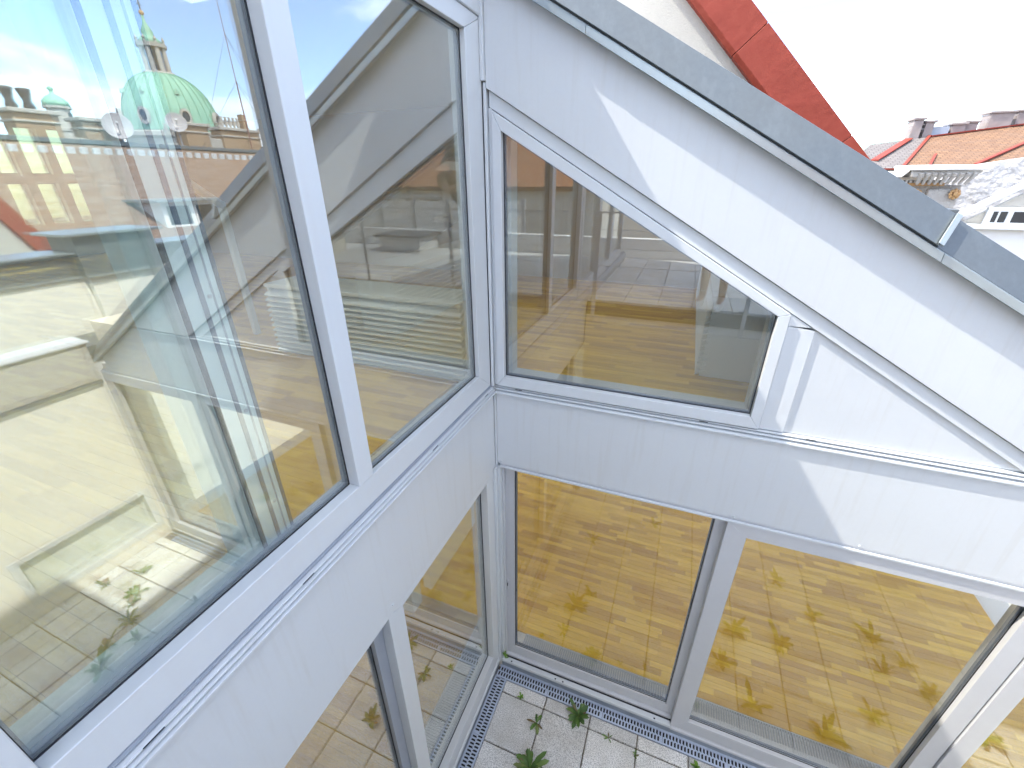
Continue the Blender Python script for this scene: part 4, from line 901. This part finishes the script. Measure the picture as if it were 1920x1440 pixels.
# ================================================================== the photographer (only seen in the glass)
person = empty('person', (1.42, -3.02, 2.88), 0, 'person in dark shirt and shorts with white shoes holding up a phone', 'person')
def skin_mesh(name, pts, edges, radii, m, parent, root=0, sub=2):
    me = bpy.data.meshes.new(name); me.from_pydata(pts, edges, []); me.materials.append(m)
    o = bpy.data.objects.new(name, me); link(o, parent)
    md = o.modifiers.new('skin', 'SKIN'); md.use_smooth_shade = True
    for i, r in enumerate(radii):
        sv = me.skin_vertices[0].data[i]; sv.radius = r if isinstance(r, tuple) else (r, r); sv.use_root = (i == root)
    s = o.modifiers.new('sub', 'SUBSURF'); s.levels = sub; s.render_levels = sub
    return o
F = Vector((-.30, 1, 0)).normalized()            # facing direction (towards the corner)
S = Vector((F.y, -F.x, 0))                       # to the figure's right
def L3(s, f, z): return tuple(S * s + F * f + Vector((0, 0, z)))
camL = CAM - person.location
ph_c = camL - Vector(M_ @ Vector((0, 0, -1))) * .03
def add_hand_target(sg): return ph_c + (M_ @ Vector((1, 0, 0))) * (.082 * sg) + (M_ @ Vector((0, -1, 0))) * .01
lean = .27
pts = [L3(lean * .4, 0, .90), L3(lean * .6, .07, 1.07), L3(lean * .9, .16, 1.24), L3(lean, .22, 1.38), L3(lean, .25, 1.46), L3(lean, .29, 1.54), L3(lean, .30, 1.63)]
ed = [(0, 1), (1, 2), (2, 3), (3, 4), (4, 5), (5, 6)]
rad = [(.15, .105), (.135, .10), (.15, .105), (.10, .075), .052, (.072, .088), (.062, .078)]
for sg in (-1, 1):
    b = len(pts); hand = add_hand_target(sg); sh = Vector(L3(lean + .19 * sg, .21, 1.35)); el = (sh + hand) / 2 + Vector((0, 0, -.13)) + S * (.10 * sg)
    pts += [tuple(sh), tuple(el), tuple(hand - (hand - el).normalized() * .06)]; ed += [(3, b), (b, b + 1), (b + 1, b + 2)]; rad += [.058, .042, .030]
    b = len(pts); pts += [L3(.09 * sg, 0, .86), L3(.10 * sg, .03, .48), L3(.105 * sg, -.01, .10), L3(.115 * sg, .14, .045)]; ed += [(0, b), (b, b + 1), (b + 1, b + 2), (b + 2, b + 3)]; rad += [.092, .060, .040, .036]
skin_mesh('body', pts, ed, rad, SKIN, person)
skin_mesh('shirt', [pts[0], pts[1], pts[2], pts[3], pts[7], tuple(Vector(pts[7]).lerp(Vector(pts[8]), .55)), pts[14], tuple(Vector(pts[14]).lerp(Vector(pts[15]), .55))], [(0, 1), (1, 2), (2, 3), (3, 4), (4, 5), (3, 6), (6, 7)],
          [(.165, .12), (.152, .116), (.168, .122), (.118, .09), .074, .066, .074, .066], SHIRT, person)
skin_mesh('shorts', [L3(.04, 0, .95), pts[10], L3(.10, .025, .56), pts[17], L3(-.10, .025, .56)], [(0, 1), (1, 2), (0, 3), (3, 4)], [(.165, .12), .108, .095, .108, .095], SHORTS, person)
hd = Vector(pts[5]) + Vector((0, 0, .04))
hm = MB().lathe([(.02, -.02), (.094, .0), (.100, .05), (.085, .10), (.04, .128), (.005, .134)], (hd.x - F.x * .022, hd.y - F.y * .022, hd.z), 18).build('hair', HAIR, person, True, at=0)
for sg in (-1, 1):
    MB().lathe([(.012, -.03), (.02, 0), (.012, .03)], tuple(Vector(pts[5]) + S * (.083 * sg) - F * .01), 8).build('ear', SKIN, person, True, at=0)
    MB().lathe([(.002, -.012), (.011, 0), (.002, .012)], tuple(Vector(pts[5]) + S * (.03 * sg) + F * .082 + Vector((0, 0, .025))), 8).build('eye', HAIR, person, True, at=0)
MB().add([tuple(Vector(pts[5]) + F * .085 + Vector((0, 0, .02))), tuple(Vector(pts[5]) + F * .08 + S * .014 + Vector((0, 0, -.03))), tuple(Vector(pts[5]) + F * .08 - S * .014 + Vector((0, 0, -.03))), tuple(Vector(pts[5]) + F * .112 + Vector((0, 0, -.024)))], [(0, 1, 3), (0, 3, 2), (1, 2, 3)]).build('nose', SKIN, person, at=0)
MB().box((-.02, -.004, -.003), (.02, .004, .003)).build('mouth', GOLDT, person, at=0); mo = COL.objects[-1]; mo.location = Vector(pts[5]) + F * .086 + Vector((0, 0, -.058)); mo.rotation_euler = (0, 0, math.atan2(S.y, S.x))
Rc = M_ @ Vector((1, 0, 0)); Uc = M_ @ Vector((0, 1, 0)); Bc = M_ @ Vector((0, 0, 1))
for sg in (-1, 1):                               # hands closing on the phone's ends
    wrist = Vector(pts[9] if sg < 0 else pts[16]); h = add_hand_target(sg) + Bc * .02
    P_ = [tuple(wrist), tuple(h)]; E_ = [(0, 1)]; R_ = [.028, (.034, .018)]
    for k, ln in enumerate((.8, 1.0, .95, .75)):
        b = len(P_); root = h + Uc * (.026 - .018 * k); P_ += [tuple(root), tuple(root - Rc * (.018 * sg) + Bc * .012), tuple(root - Rc * (.040 * sg * ln) + Bc * .008)]; E_ += [(1, b), (b, b + 1), (b + 1, b + 2)]; R_ += [.010, .009, .008]
    b = len(P_); P_ += [tuple(h + Uc * .02 - Bc * .0), tuple(h + Uc * .045 - Rc * (.02 * sg))]; E_ += [(1, b), (b, b + 1)]; R_ += [.012, .010]
    skin_mesh('hand', P_, E_, R_, SKIN, person, 1, 1)
for sg in (-1, 1):
    c = L3(.112 * sg, .07, 0); o = MB().add([(x * w, y, z) for (y, w, z) in ((-.11, .034, .0), (.0, .042, .0), (.12, .046, .0), (.175, .022, .0), (-.11, .030, .085), (.0, .034, .085), (.10, .036, .055), (.165, .016, .03)) for x in (-1, 1)],
        [(0, 1, 3, 2), (2, 3, 5, 4), (4, 5, 7, 6), (8, 10, 11, 9), (10, 12, 13, 11), (12, 14, 15, 13), (0, 2, 10, 8), (2, 4, 12, 10), (4, 6, 14, 12), (1, 9, 11, 3), (3, 11, 13, 5), (5, 13, 15, 7), (0, 8, 9, 1), (6, 7, 15, 14)], .006).build('shoe', SHOE, person, True, at=0)
    o.location = c; o.rotation_euler = (0, 0, math.atan2(F.y, F.x) - PI_ / 2)
phone = MB().box((-.08, -.038, .006), (.08, .038, .015), .003).build('smartphone', PLASTIC); tag(phone, 'black smartphone held sideways by the photographer', 'phone')
phone.matrix_world = Matrix.Translation(CAM + Bc * .025) @ M_.to_4x4()
